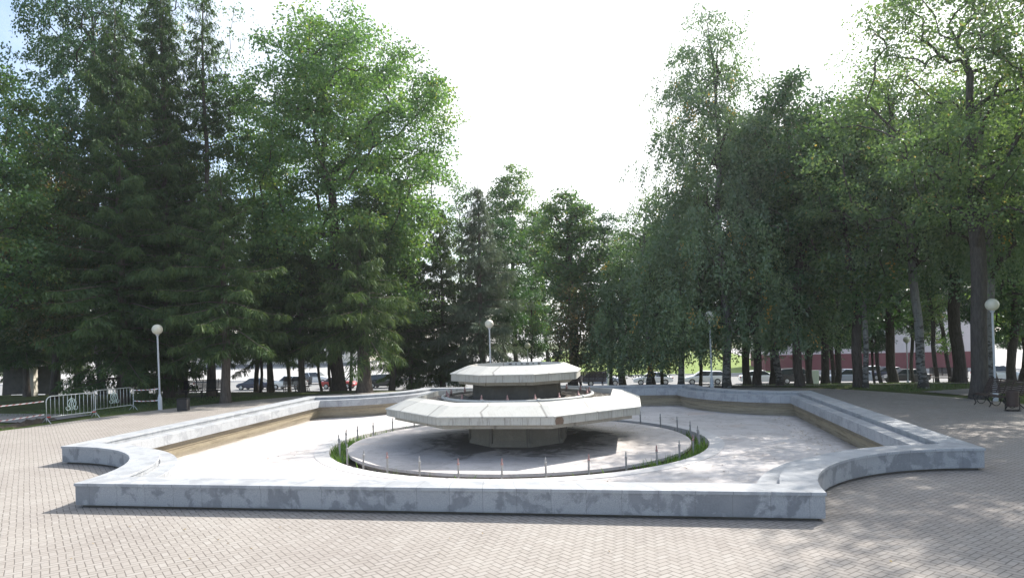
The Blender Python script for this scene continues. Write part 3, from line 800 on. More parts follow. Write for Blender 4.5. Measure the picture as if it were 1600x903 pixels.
def birch_tree(seed, H, z0, rad, prof, r0, nclump=150, strands=6, slen=1.6, leaf=.10, nleaf=20, lean=(0, 0), leafmat='birch', barkmat='birch', yellow=.012, inner=.5, rough=.25, parent=None, wob=.12):
    rng = np.random.default_rng(seed)
    tr = trunk_line(rng, H*.93, lean, wob)
    C = envelope(rng, nclump, z0, H, prof, tr, (1, 1), rough, inner)
    axx = np.interp(C[:, 2], [p[2] for p in tr], [p[0] for p in tr]); axy = np.interp(C[:, 2], [p[2] for p in tr], [p[1] for p in tr])
    C[:, 0] = axx+(C[:, 0]-axx)*rad; C[:, 1] = axy+(C[:, 1]-axy)*rad
    P, ch, cnt = skeleton(rng, tr, C, bend=.5, up=1.8)
    wmb = wood(None, P, ch, cnt, r0, tip=.010, power=.46)
    wo_ = wmb.build('trunk', MAT[barkmat], parent, True); wo_.data.materials.append(MAT['bark'])
    mi = np.zeros(len(wmb.f), np.int32); mi[wmb.ntrunk:] = 1; wo_.data.polygons.foreach_set('material_index', mi)
    S = len(C)*strands; ci = np.repeat(np.arange(len(C)), strands)
    st = C[ci]+rng.normal(0, 1, (S, 3))*np.array([.42, .42, .22])
    L = slen*rng.uniform(.35, 1.15, S)*np.clip((H-st[:, 2])/H*1.4+.35, .35, 1.1)
    L = np.minimum(L, np.maximum(st[:, 2]-z0*.55, .4))
    dr = unit(np.stack([st[:, 0]-axx[ci], st[:, 1]-axy[ci], np.zeros(S)], 1)+rng.normal(0, .4, (S, 3))*[1, 1, 0])
    sway = rng.normal(0, .22, (S, 3))*[1, 1, 0]
    k = np.maximum(5, (nleaf*1.5*L/slen).astype(int)); idx = np.repeat(np.arange(S), k); n_ = len(idx)
    s = rng.random(n_)
    pos = st[idx]+dr[idx]*(.5*np.sqrt(s)*np.minimum(L[idx], 1.2))[:, None]+sway[idx]*(s*L[idx])[:, None]+rng.normal(0, .10, (n_, 3))
    pos[:, 2] += .12*np.sin(s*3)-s*L[idx]
    A = unit(rng.normal(0, .55, (n_, 3))+np.array([0, 0, -1.0])+dr[idx]*.35)
    V = leafquads(pos, A, leaf*1.5*rng.uniform(.75, 1.3, n_), leaf*.9, rng)
    ct = rng.beta(2.2, 2.4, len(C)); yl = rng.random(S) < yellow
    tint = np.clip(ct[ci][idx]*.75+rng.normal(.12, .13, n_), 0, .93); tint[yl[idx] & (s > .3)] = 1
    quads('crown', V, tint, LEAF[leafmat], parent)

def spruce_tree(seed, H, z0, rad, r0, leafmat='spruce', barkmat='barks', dens=1.0, droop=.55, sparse=0.0, lean=(0, 0), hang=.42, profile=None, parent=None, bright=0.0, gap=None):
    rng = np.random.default_rng(seed)
    tr = trunk_line(rng, H, lean, .05, 16)
    mb = MB(); zz = np.array([p[2] for p in tr]); rr = r0*(1-zz/H)**.85+.015; rr[0] *= 1.25
    mb.tube([tr[0]+np.array([0, 0, -.3])]+tr, [rr[0]*1.2]+list(rr), 9)
    VV, TT = [], []
    z = z0
    while z < H-.25:
        t = (z-z0)/(H-z0)
        Lm = rad*(profile(t) if profile else ((1-t)**.8*(.62+.38*min(1, t*5))))+.18
        nb = rng.integers(4, 7) if t < .85 else 4
        a0 = rng.uniform(0, 6.28)
        zb_ = z+rng.normal(0, .12); ax = np.array([np.interp(z, zz, [p[0] for p in tr]), np.interp(z, zz, [p[1] for p in tr]), z])
        for b in range(nb):
            if rng.random() < sparse: continue
            if gap and gap[0] < z < gap[1] and rng.random() < .8: continue
            a = a0+6.28*b/nb+rng.normal(0, .25); L = Lm*rng.uniform(.5, 1.28)
            d = np.array([math.cos(a), math.sin(a), 0]); sd_ = np.array([-math.sin(a), math.cos(a), 0])
            dz = droop*(1-t)**.7*rng.uniform(.6, 1.3)
            f = lambda s: ax[None, :]+d[None, :]*(L*s)[:, None]+np.array([0, 0, 1.0])[None, :]*((.18*s-dz*s**1.5*1.0+.35*dz*np.maximum(0, s-.6)**1.3*2)*L+(.55*t*s*L))[:, None]
            S = np.linspace(0, 1, 5); pts = f(S)
            mb.tube(pts, [max(.010, .012*L*(1-k)+.006) for k in S], 3, cap=False)
            step = .15/dens; ns = max(3, int(L/step)); s = np.sort(rng.uniform(.12, 1, ns)); Q = f(s)
            lat = np.minimum(.8, (.50*(L*(1-s))+.16))*rng.uniform(.7, 1.2, ns)
            for side in (-1, 1):
                la = unit(d[None, :]*rng.uniform(.35, .9, ns)[:, None]+sd_[None, :]*side+np.array([0, 0, -.50])+rng.normal(0, .12, (ns, 3)))
                m = 8
                for k in range(m):                                   # hanging twigs along every side shoot
                    u = (k+rng.random(ns))/m
                    base = Q+la*(lat*u)[:, None]
                    hl = 1.05*hang*rng.uniform(.4, 1.35, ns)*(.55+.45*(1-t))
                    dn = unit(la*.5+np.array([0, 0, -.9])+rng.normal(0, .38, (ns, 3)))
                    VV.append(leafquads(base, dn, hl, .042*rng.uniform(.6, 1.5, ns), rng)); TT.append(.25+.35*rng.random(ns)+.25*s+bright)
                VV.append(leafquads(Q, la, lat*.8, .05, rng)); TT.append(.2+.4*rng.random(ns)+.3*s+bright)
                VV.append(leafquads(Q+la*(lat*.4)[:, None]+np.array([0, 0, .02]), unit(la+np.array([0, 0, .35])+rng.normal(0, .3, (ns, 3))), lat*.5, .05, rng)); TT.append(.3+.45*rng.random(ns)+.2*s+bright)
        z += (.34+.12*rng.random())*(1 if t < .7 else .75)/max(.6, dens)
    mb.build('trunk', MAT[barkmat], parent, True)
    V = np.concatenate(VV); T = np.clip(np.concatenate(TT), 0, 1)
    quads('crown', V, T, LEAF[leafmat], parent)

DOME = ptrunk([(0, .45), (.12, .85), (.35, 1), (.6, .93), (.8, .7), (.93, .4), (1, .12)])
TALL = ptrunk([(0, .5), (.15, .9), (.4, 1), (.65, .85), (.85, .52), (1, .1)])
OPEN = ptrunk([(0, .25), (.2, .7), (.5, 1), (.75, .95), (.92, .6), (1, .2)])
WEEP = ptrunk([(0, .8), (.15, 1), (.4, .95), (.6, .72), (.8, .52), (.93, .3), (1, .06)])
SLIM = ptrunk([(0, .5), (.2, .9), (.5, 1), (.75, .8), (.9, .5), (1, .15)])

def plant(name, label, px, d, top, group=None, cat='tree', rz=0.0):
    x, y, z = spot(px, d); return thing(name, label, cat, (x, y, z), rz, group), zat(px, top, d)-z
def hgt(px, py, d): return zat(px, py, d)-spot(px, d)[2]
#@TREES
exec_trees = True
def B(name, label, px, d, top, cb, hw, leafmat, bark, r0, seed, prof=DOME, lean=0.0, **kw):
    t, H = plant(name, label, px, d, top, kw.pop('group', None))
    z0 = hgt(px, cb, d)
    broadleaf(seed, H, max(z0, 1.5), hw*d/F, prof, leafmat, bark, r0, parent=t, lean=(lean*d/F*_c, lean*d/F*_s), **kw); return t
def W(name, label, px, d, top, cb, hw, r0, seed, prof=WEEP, lean=0.0, **kw):
    t, H = plant(name, label, px, d, top, kw.pop('group', None))
    z0 = hgt(px, cb, d)
    birch_tree(seed, H, max(z0, 1.6), hw*d/F, prof, r0, parent=t, lean=(lean*d/F*_c, lean*d/F*_s), **kw); return t
def S(name, label, px, d, top, cb, hw, r0, seed, **kw):
    t, H = plant(name, label, px, d, top, kw.pop('group', None))
    z0 = max(hgt(px, cb, d), .5)
    spruce_tree(seed, H, z0, hw*d/F, r0, parent=t, **kw); return t

# --- left side
B('lime_tree', 'green broadleaf tree cut by the left edge of the photo', -25, 36, 85, 500, 125, 'lime', 'bark', .24, 101, nclump=240, nleaf=90)
B('maple_tree', 'browning broadleaf tree between the left edge tree and the tall spruces', 82, 43, 190, 540, 85, 'brown', 'bark', .2, 102, TALL, nclump=200, nleaf=80)
W('birch_tree', 'tall dark birch rising above the spruces at the far left top', 158, 46, -75, 470, 105, .22, 103, ptrunk([(0, .4), (.3, .8), (.6, 1), (.85, .95), (1, .5)]), nclump=420, strands=7, slen=1.2, leaf=.13, nleaf=22, leafmat='dark')
S('spruce_tree', 'broad dark spruce with skirts to the ground behind the barriers', 190, 38.5, 12, 590, 140, .30, 104, dens=.9)
S('spruce_tree', 'tall spruce just left of the one with the bare spire', 262, 41.5, -60, 590, 115, .28, 105, dens=.9)
S('spruce_tree', 'tall spruce with a sparse ragged spire and pale bare trunk stretch', 328, 42.5, -30, 540, 88, .24, 106, dens=.85, sparse=.18, gap=(11.2, 14.6))
W('birch_tree', 'birch with a pale stem showing high between the left spruces', 272, 49, -60, 430, 100, .2, 107, ptrunk([(0, .4), (.3, .8), (.6, 1), (.85, .95), (1, .5)]), nclump=300, strands=6, slen=1.3, leaf=.12, nleaf=16, lean=-8)
S('spruce_tree', 'lower lit spruce with grey trunk standing at the edge of the paving', 350, 37.2, 270, 535, 105, .25, 108, bright=.06, dens=.95, droop=.7)  # bright lightens the needles, painting in sunlit foliage
S('spruce_tree', 'dark spruce behind the bin left of the fountain', 285, 46, 210, 540, 110, .25, 109)
B('maple_tree', 'slim twin stemmed tree seen between the spires and the big elm', 398, 53, 120, 500, 62, 'lime', 'bark', .17, 110, TALL, nclump=170, nleaf=80)
B('elm_tree', 'largest bright green elm with dark forked trunk left of centre', 527, 47.5, 34, 470, 172, 'elm', 'bark', .46, 111, ptrunk([(0, .45), (.15, .72), (.3, .82), (.5, .98), (.7, 1), (.85, .84), (.95, .55), (1, .25)]), nclump=400, nleaf=185, leaf=.165, clump=.86, shift=(.9, 0), trunk_top=.5, rough=.14, power=.5)
B('maple_tree', 'green tree filling below the right side of the big elm', 610, 49, 240, 520, 70, 'elm', 'bark', .2, 112, DOME, nclump=170, nleaf=90, leaf=.15)
S('spruce_tree', 'thick trunked spruce with hanging lit fronds left of the upper bowl', 567, 42.5, 350, 530, 100, .44, 113, bright=.10, droop=.85, hang=.6, dens=.95)  # lighter needle tint paints sunlight on these fronds
S('spruce_tree', 'dark spruce between the grey trunk spruce and the thick trunk spruce', 470, 45, 380, 545, 85, .22, 114)
S('spruce_tree', 'dark green spruce left of the dead grey spruce', 690, 53, 325, 590, 62, .2, 115, droop=.7)
S('spruce_tree', 'half dead grey brown spruce behind the white globe lamp', 752, 51, 285, 575, 88, .26, 116, leafmat='deadspruce', sparse=.12, droop=.7, hang=.6, dens=.85)
B('lime_tree', 'thin pale tree showing in the sky gap right of the elm', 722, 66, 282, 520, 40, 'lime', 'bark', .15, 117, TALL, nclump=110, nleaf=60, leaf=.17)
B('lime_tree', 'rounded tree with the highest top in the middle distance', 802, 62, 256, 540, 62, 'lime', 'bark', .22, 118, TALL, nclump=190, nleaf=85, leaf=.17)
B('lime_tree', 'dark bushy tree between the grey spruce and the thick bare trunk', 850, 66, 330, 520, 50, 'dark', 'bark', .18, 119, TALL, nclump=150, nleaf=80, leaf=.16)
B('lime_tree', 'tree with a thick bare trunk and brown lower leaves right of the upper bowl', 893, 49.5, 303, 480, 52, 'lime', 'bark', .36, 120, ptrunk([(0, .6), (.2, .7), (.5, 1), (.75, .9), (.9, .6), (1, .2)]), nclump=165, nleaf=75, leaf=.15)
B('maple_tree', 'small brown leaved sapling at the foot of the thick bare trunk', 905, 47.5, 468, 585, 42, 'brown', 'bark', .08, 121, DOME, nclump=70, nleaf=55, leaf=.13)
B('maple_tree', 'leaning bare stemmed sapling with few brown leaves left of the thick trunk', 862, 46.5, 430, 560, 26, 'brown', 'bark', .07, 122, DOME, nclump=40, nleaf=40, leaf=.13, lean=25)
# --- right side
W('birch_tree', 'low dark weeping birch at the left end of the right hand wood', 968, 47, 375, 585, 48, .16, 131, nclump=130, strands=7, slen=1.3, nleaf=19)
W('birch_tree', 'mid height weeping birch sloping up to the tall one', 1012, 45, 300, 580, 62, .18, 132, nclump=170, strands=7, slen=1.3, nleaf=19)
W('birch_tree', 'tallest weeping birch with spotted white trunk beside the right rear lamp', 1133, 39.5, 12, 520, 118, .23, 133, ptrunk([(0, .85), (.12, 1), (.3, .95), (.48, .72), (.7, .68), (.85, .48), (.95, .3), (1, .1)]), nclump=470, strands=8, slen=1.45, nleaf=22, lean=-8)
W('birch_tree', 'weeping birch hanging low in front of the white parked sedan', 1062, 41.5, 262, 545, 72, .18, 134, nclump=190, strands=7, slen=1.4, nleaf=20)
W('birch_tree', 'weeping birch right of the tallest birch with low curtain of twigs', 1216, 41, 190, 530, 82, .2, 135, nclump=230, strands=7, slen=1.4, nleaf=20)
B('lime_tree', 'yellowing tree behind the weeping birches', 1245, 52, 142, 520, 78, 'brown', 'bark', .24, 136, TALL, nclump=200, nleaf=80)
B('lime_tree', 'dark leaning trunk tree behind the right corner of the basin', 1339, 36.5, 150, 490, 92, 'lime', 'bark', .25, 137, OPEN, lean=-22, nclump=190, nleaf=85)
W('birch_tree', 'slender grey birch in front of the parked dark sedan', 1350, 35.8, 165, 500, 62, .13, 138, OPEN, nclump=110, strands=6, slen=1.1, nleaf=16)
B('lime_tree', 'straight dark trunk tree just left of the far right globe lamp', 1393, 43.5, 150, 505, 88, 'dark', 'bark', .27, 139, OPEN, nclump=190, nleaf=85)
W('birch_tree', 'leaning birch with pale bark standing alone on the lawn strip', 1440, 35, 110, 420, 95, .21, 140, OPEN, lean=-40, nclump=170, strands=6, slen=1.2, leaf=.11, nleaf=18)
B('lime_tree', 'thin leaning trunk tree in front of the pink building', 1462, 58, 235, 540, 58, 'ash', 'bark', .17, 141, OPEN, lean=-28, nclump=110, nleaf=70)
B('lime_tree', 'second thin leaning trunk tree in front of the pink building, nearer the thick dark trunk', 1482, 60, 235, 545, 60, 'lime', 'bark', .16, 142, OPEN, lean=-26, nclump=110, nleaf=70)
B('lime_tree', 'thick dark trunk tree immediately left of the big grey trunk', 1497, 40, 135, 455, 100, 'dark', 'bark', .33, 143, OPEN, nclump=230, nleaf=90)
B('ash_tree', 'biggest right hand tree with massive grey trunk and light green crown beside the bench', 1527, 29.6, -55, 350, 235, 'ash', 'barkg', .32, 144, ptrunk([(0, .6), (.08, .8), (.25, 1), (.55, .95), (.8, .7), (.95, .4), (1, .2)]), nclump=270, nleaf=125, leaf=.108, clump=.6, trunk_top=.75, rough=.3, wob=.045, power=.52, inner=.6, shift=(-.6, 0))
W('birch_tree', 'birch with black and white bark close behind the massive grey trunk', 1549, 31.6, 110, 430, 95, .22, 145, OPEN, nclump=140, strands=6, slen=1.2, nleaf=18)
B('lime_tree', 'left one of the dark twin trunks behind the bench', 1578, 45, 150, 525, 75, 'dark', 'bark', .25, 146, OPEN, nclump=170, nleaf=85)
B('lime_tree', 'right one of the dark twin trunks behind the bench', 1596, 46, 170, 530, 78, 'ash', 'bark', .24, 147, OPEN, nclump=150, nleaf=80)
B('lime_tree', 'dark leafy tree at the right edge of the photo', 1650, 38, 60, 480, 110, 'dark', 'bark', .28, 148, DOME, nclump=230, nleaf=90)

# --- deeper filler trees: copies of a few built ones, turned and scaled
roots = {o['label']: o for o in COL.objects if o.type == 'EMPTY' and o.parent is None and o.get('category') == 'tree'}
SPR = 'dark spruces behind the far left pavilion'
def src(part): return next(o for l, o in roots.items() if part in l)
def fill(part, px, d, sc_, rz, label, group=None):
    x, y, z = spot(px, d); dup(src(part), (x, y, z), rz, label, (sc_,)*3, group)
GL = 'dark spruces crowded behind the left edge of the square'
fill('behind the bin', 120, 52, .95, 1.0, 'dark spruce deep in the wood behind the left barriers', GL)
fill('behind the bin', 40, 47, .8, 2.2, 'dark spruce deep in the wood behind the left barriers', GL)
fill('behind the bin', 420, 52, .85, 3.2, 'shaded spruce behind the parked dark car on the left')
fill('slim twin', 450, 58, .9, 2.0, 'shaded broadleaf tree behind the left spruces, near the white car')
fill('fills', 640, 58, .9, 1.1, 'x') if False else None
fill('dark green spruce left of the dead', 640, 52, .95, 2.4, 'dark spruce between the thick trunk spruce and the dead grey spruce')
fill('dark bushy tree', 790, 55, .8, 1.4, 'low dark tree just right of the dead grey spruce')
GR = 'dark trunks in the shaded wood behind the right rear lamp'
RL = 'dark slim trunk tree in the shaded wood behind the right rear wall'
for k, (px, d, s_, rz) in enumerate(((1165, 47, .95, 1), (1180, 42, .9, 2.5), (1206, 46, .9, 4), (1247, 38.5, .95, .4), (1287, 44, .9, 1.8), (1306, 50, .8, 3), (1262, 55, .85, 5))):
    fill('straight dark trunk', px, d, s_, rz, RL, GR)
GC = 'thin dark trunks under the weeping birches'
for k, (px, d, s_, rz) in enumerate(((952, 50, .8, 1), (975, 56, .8, 2), (1020, 50, .75, 3.3), (1032, 52, .8, 4.4), (1058, 55, .85, 5.2), (1092, 52, .8, .7))):
    fill('dark bushy tree', px, d, s_*.92, rz, 'thin dark trunk tree under the weeping birches', GC)
GT = 'thin dark trunks between the left spruces and the street'
for k, (px, d, s_, rz) in enumerate(((405, 47, .55, 1), (425, 50, .5, 2), (500, 54, .6, 3), (515, 50, .6, 4), (545, 56, .6, 5))):
    fill('dark bushy tree', px, d, s_, rz, 'small dark trunk tree between the left spruces and the street', GT)
for k, (px, d, s_, rz, lab) in enumerate((
        (1300, 58, .9, 1.0, 'shaded bushy tree behind the weeping birch, in front of the maroon wall'),
        (1375, 60, .85, 2.2, 'low bushy tree behind the straight dark trunk on the right'),
        (1425, 63, .8, 3.3, 'bushy tree in front of the pink building, left of the leaning birch'),
        (1530, 56, .85, 4.1, 'bushy tree behind the massive grey trunk'),
        (1575, 62, .9, 5.0, 'bushy green tree beyond the dark twin trunks'),
        (1625, 58, .95, .6, 'bushy green tree at the far right edge beyond the cars'))):
    fill('low dark tree just right' if False else 'dark bushy tree', px, d, s_*1.1, rz, lab)
for k, (px, d, s_, rz, lab) in enumerate(((8, 54, .9, 1.3, 'dark spruce right behind the pavilion roof at the far left'), (75, 56, .85, 3.0, 'dark spruce behind the gap between the pavilion and the barriers'), (225, 56, .8, .4, 'shaded spruce far behind the left globe lamp'), (640, 62, .8, 2, 'shaded spruce far behind the thick trunk spruce'))):
    fill('behind the bin', px, d, s_, rz, lab)
for px, d, s_, rz, lab in (
        (1215, 60, .62, .7, 'low bushy tree hiding the left end of the maroon wall'),
        (1268, 64, .66, 2.9, 'low bushy tree behind the narrow white board'),
        (1335, 66, .68, 4.6, 'low bushy tree behind the silver blue estate car'),
        (1365, 56, .55, 1.7, 'small bushy tree left of the straight dark trunk on the right'),
        (1572, 66, .62, 3.7, 'small bushy tree past the cars, right of the massive grey trunk'),
        (1606, 70, .72, 5.5, 'small bushy tree past the cars at the right edge'),
        (832, 60, .55, 2.1, 'small bushy tree just behind the rim of the upper bowl')):
    fill('dark bushy tree', px, d, s_, rz, lab)
# trees just past the right edge of the view, whose shade falls on the square
for k, (x, y, s_, rz, lab) in enumerate(((26.6, 2.2, .95, 2.0, 'dense tree beyond the right edge shading the square'), (25.0, -5.2, .9, 4.1, 'dense tree beyond the right edge shading the square'))):
    dup(src('largest bright green elm'), (x, y, 0), rz, lab, (s_,)*3, 'trees past the right edge of the photo')

# ------------------------------------------------------------------ lamps
def make_lamp():
    t = thing('park_lamp', 'x', 'lamp')
    mb = MB(); mb.lathe([(.042, 0), (.042, 3.72)], 12); p = mb.build('pole', MAT['paint'], t, 'auto')
    mb = MB(); mb.lathe([(.10, -.1), (.10, .58), (.085, .64), (.048, .78), (.043, .785)], 14); mb.build('base_sleeve', MAT['paint'], p, 'auto')
    mb = MB(); mb.lathe([(.05, 3.66), (.085, 3.70), (.09, 3.75), (.07, 3.765)], 14); mb.build('collar', MAT['paint'], t, 'auto')
    mb = MB(); r_ = .255; mb.lathe([(max(.0001, r_*math.sin(math.pi*k/16)), 3.99-r_*math.cos(math.pi*k/16)) for k in range(1, 17)], 24); mb.build('globe', MAT['globe'], t, True)
    return t
lamp = make_lamp()
lamp['group'] = 'white globe park lamps'
for k, (x, y, z, lab) in enumerate((
        (-19.1, 6.5, 0, 'white globe lamp on a pale pole at the left end of the barrier tape'),
        (18.9, 7.3, 0, 'white globe lamp standing behind the brown slatted bench'),
        (-4.22, 15.91, float(gz(0, 15.91)), 'white globe lamp behind the upper bowl, in front of the dead spruce'),
        (*spot(1110, 36.6), 'dim globe lamp by the spotted birch trunk at the rear right wall'),
        (*spot(822, 58), 'small far globe lamp just right of the one behind the upper bowl'),
        (*spot(1416, 55), 'far grey globe lamp among the dark trunks on the right'),
        (*spot(48, 62), 'tiny far globe lamp in the dark wood at the left'))):
    if k == 0: o = lamp; o.location = (x, y, z); o['label'] = lab
    else: o = dup(lamp, (x, y, z), k*1.0, lab)
    o.rotation_euler = (R(random.uniform(-.5, .5)), R(-1.2 if x < 0 else .2), k*.7)

# ------------------------------------------------------------------ barriers and tape
def make_barrier():
    t = thing('crowd_barrier', 'x', 'barrier', group='metal crowd barriers with round emblems')
    Lh, zb, zt, rc = 1.08, .27, 1.15, .22
    loop = [(-Lh, 0, zb)]+[(-Lh, 0, zt-rc)]+[(-Lh+rc-rc*math.cos(a), 0, zt-rc+rc*math.sin(a)) for a in np.linspace(.2, math.pi/2, 6)]
    loop += [(Lh-rc+rc*math.sin(a), 0, zt-rc+rc*math.cos(a)) for a in np.linspace(0, math.pi/2-.2, 6)]+[(Lh, 0, zt-rc), (Lh, 0, zb)]
    mb = MB(); mb.tube(loop, .022, 8, closed=True); mb.build('frame', MAT['zinc'], t, True)
    nb = 11
    for k in range(1, nb+1):
        x = -Lh+2*Lh*k/(nb+1); d = min(Lh-abs(x), rc); top = zt-rc+math.sqrt(max(0, rc*rc-(rc-d)**2))
        mb = MB(); mb.tube([(x, 0, zb), (x, 0, top)], .010, 6); mb.build('bar', MAT['zinc'], t, True)
    em = MB(); cz = .76
    em.tube([(.19*math.cos(a), -.014, cz+.21*math.sin(a)) for a in np.linspace(R(-60), R(235), 26)], .014, 6)
    for sx in (-.09, 0, .09):
        em.tube([(sx+.035*math.sin(s*9), -.014, cz-.30+s*.46) for s in np.linspace(0, 1, 14)], .014, 6)
    for sg in (-1, 1):
        em.tube([(sg*(.17+.09*math.cos(a)), -.014, cz-.20+.09*math.sin(a)) for a in np.linspace(R(100), R(400), 16)], .013, 6)
    em.tube([(-.05+.05*s, -.014, cz+.16+.10*math.sin(s*3)) for s in np.linspace(0, 2, 10)], .013, 6)
    e = em.build('emblem', simple('pale_green_emblem', (.50, .60, .56), .5, .1, .1), t, True)
    for sx in (-1, 1):
        mb = MB(); mb.tube([(sx*Lh, -.30, .02), (sx*Lh, -.26, .03), (sx*Lh, 0, .26), (sx*Lh, .26, .03), (sx*Lh, .30, .02)], .018, 6)
        mb.tube([(sx*Lh, 0, .26), (sx*Lh, 0, .02)], .018, 6); mb.build('foot', MAT['zinc'], t, True)
    return t
bar = make_barrier()
def place_bar(o, p, q):
    p, q = np.array(p), np.array(q); c = (p+q)/2; o.location = (c[0], c[1], 0); o.rotation_euler = (0, 0, math.atan2(q[1]-p[1], q[0]-p[0]))
bar2 = dup(bar, (0, 0, 0), 0, 'metal crowd barrier with emblem, right hand of the pair and further back')
bar['label'] = 'metal crowd barrier with emblem and red tape on its foot, left hand and nearer'
place_bar(bar, (-20.62, 1.3), (-20.05, 3.42)); place_bar(bar2, (-20.9, 4.25), (-20.5, 6.40))
for sx in (-1, 1):
    mb = MB(); mb.box((sx*1.0, -.002, .27), (.17, .05, .05)); o = mb.build('red_wrap', MAT['redtape'], bar, bevel=.01)
def tape(p, q, sag, label):
    p, q = np.array(p), np.array(q); L = np.linalg.norm(q-p); mb = MB(); vs = []; fs = []; uv = []
    N = 24
    for i in range(N+1):
        t = i/N; c = p+(q-p)*t; c[2] -= sag*4*t*(1-t); tw = .5*math.sin(t*9)
        h = np.array([0, .02*math.sin(tw), .024*math.cos(tw)]); vs += [c-h, c+h]
    for i in range(N): fs.append((2*i, 2*i+2, 2*i+3, 2*i+1)); uv.append(((i/N*L, 0), ((i+1)/N*L, 0), ((i+1)/N*L, .07), (i/N*L, .07)))
    mb.add(vs, fs, uv); o = mb.build('barrier_tape', MAT['tape']); s = o.modifiers.new('thick', 'SOLIDIFY'); s.thickness = .002
    tag(o, label, 'tape', 'red and white barrier tape strung past the barriers')
tape((-20.5, 6.44, 1.00), (-19.13, 6.47, 1.06), .03, 'upper strand of striped tape between the rear barrier and the lamp pole')
tape((-20.5, 6.44, .46), (-19.13, 6.47, .48), .03, 'lower strand of striped tape between the rear barrier and the lamp pole')
tape((-20.66, 1.25, .96), (-22.6, -3.2, .98), .06, 'upper strand of striped tape running from the near barrier out of the left edge')
tape((-20.66, 1.25, .40), (-22.6, -3.2, .30), .06, 'lower strand of striped tape running from the near barrier out of the left edge')

# ------------------------------------------------------------------ benches and bins
def make_bench():
    t = thing('park_bench', 'x', 'bench')
    L = 2.1
    mb = MB()
    for k in range(6): mb.box((0, -.42+.085*k, .455-.012*abs(k-2.5)), (L, .062, .035))
    mb.build('seat', MAT['wood'], t, bevel=.006)
    mb = MB(); ra = Matrix.Rotation(R(-22), 3, 'X')
    for k in range(8):
        mb.box((0, .06+.032*k+.02, .53+.070*k), (L, .03, .055), ra)
    for sx in (-.35, .35): mb.box((sx, .20, .78), (.05, .02, .60), ra)
    mb.build('backrest', MAT['wood'], t, bevel=.005)
    for sx in (-.85, 0, .85):
        mb = MB()
        mb.tube([(sx, -.44, .43), (sx, -.50, .34), (sx, -.42, .2), (sx, -.38, .1), (sx, -.45, .0)], .022, 6)
        mb.tube([(sx, .06, .43), (sx, .02, .3), (sx, .12, .15), (sx, .30, .0)], .022, 6)
        mb.tube([(sx, -.17+.17*math.cos(a), .22+.17*math.sin(a)) for a in np.linspace(0, 6.28, 20)[:-1]], .016, 6, closed=True)
        mb.tube([(sx, -.46, .435), (sx, .04, .435), (sx, .14, .6), (sx, .36, 1.10)], .02, 6)
        mb.build('leg', MAT['iron'], t, True)
    return t
bench = make_bench(); bench.location = (18.06, 5.15, 0); bench.rotation_euler = (0, 0, R(-80))
bench['label'] = 'dark brown slatted bench with curled iron legs under the right lamp'
x, y, z = spot(918, 42); dup(bench, (x, y, z), R(190), 'maroon slatted bench seen from behind, right of the upper bowl')
x, y, z = spot(314, 41); o = dup(bench, (x, y, z), R(25), 'black looking bench in the shade beside the small bin')
for c in o.children: c.material_slots[0].link = 'OBJECT'; c.material_slots[0].material = MAT['iron']  # seat and back take the iron black, painting in shade
x, y, z = spot(462, 50); dup(bench, (x, y, z), R(10), 'black silhouetted bench in front of the white parked car on the left')
x, y, z = spot(1480, 44); dup(bench, (x, y, z), R(-20), 'dim bench on the lawn left of the massive grey trunk')
def make_bin():
    t = thing('litter_bin', 'brown slatted litter bin at the near end of the bench', 'bin', (17.78, 3.75, 0))
    mb = MB(); mb.lathe([(.19, .16), (.215, .72), (.20, .73), (.185, .70)], 20); mb.build('bucket', MAT['wood'], t, 'auto')
    mb = MB()
    for sx in (-1, 1): mb.tube([(sx*.24, 0, .5), (sx*.24, 0, .06), (sx*.16, 0, .012)], .016, 6)
    mb.tube([(.27*math.cos(a), .2*math.sin(a), .014) for a in np.linspace(0, 6.28, 20)[:-1]], .014, 6, closed=True)
    mb.build('stand', MAT['iron'], t, True); return t
make_bin()
t = thing('litter_bin', 'low square dark bin standing on the paving edge left of the fountain', 'bin', (-17.4, 5.9, 0), R(15))
mb = MB(); mb.box((0, 0, .30), (.46, .40, .56), taper=1.06); mb.build('bucket', simple('dark_bin', (.03, .03, .032), .7), t, bevel=.015)
mb = MB(); mb.box((0, 0, .595), (.52, .46, .03)); mb.build('rim', MAT['iron'], t, bevel=.008)

# low rail along the street on the left
x0, y0, z0 = -44.0, 37.0, float(gz(0, 37)); t = thing('low_railing', 'low dark horizontal railing beyond the left trunks along the street side', 'railing', (x0, y0, z0))
mb = MB(); mb.tube([(0, 0, .52), (40, 0, .52)], .04, 6); mb.tube([(0, 0, .28), (40, 0, .28)], .03, 6); mb.build('rail', MAT['iron'], t, True)
for k in range(14):
    mb = MB(); mb.box((k*3.05+.1, 0, .26), (.07, .07, .56)); mb.build('post', MAT['iron'], t)

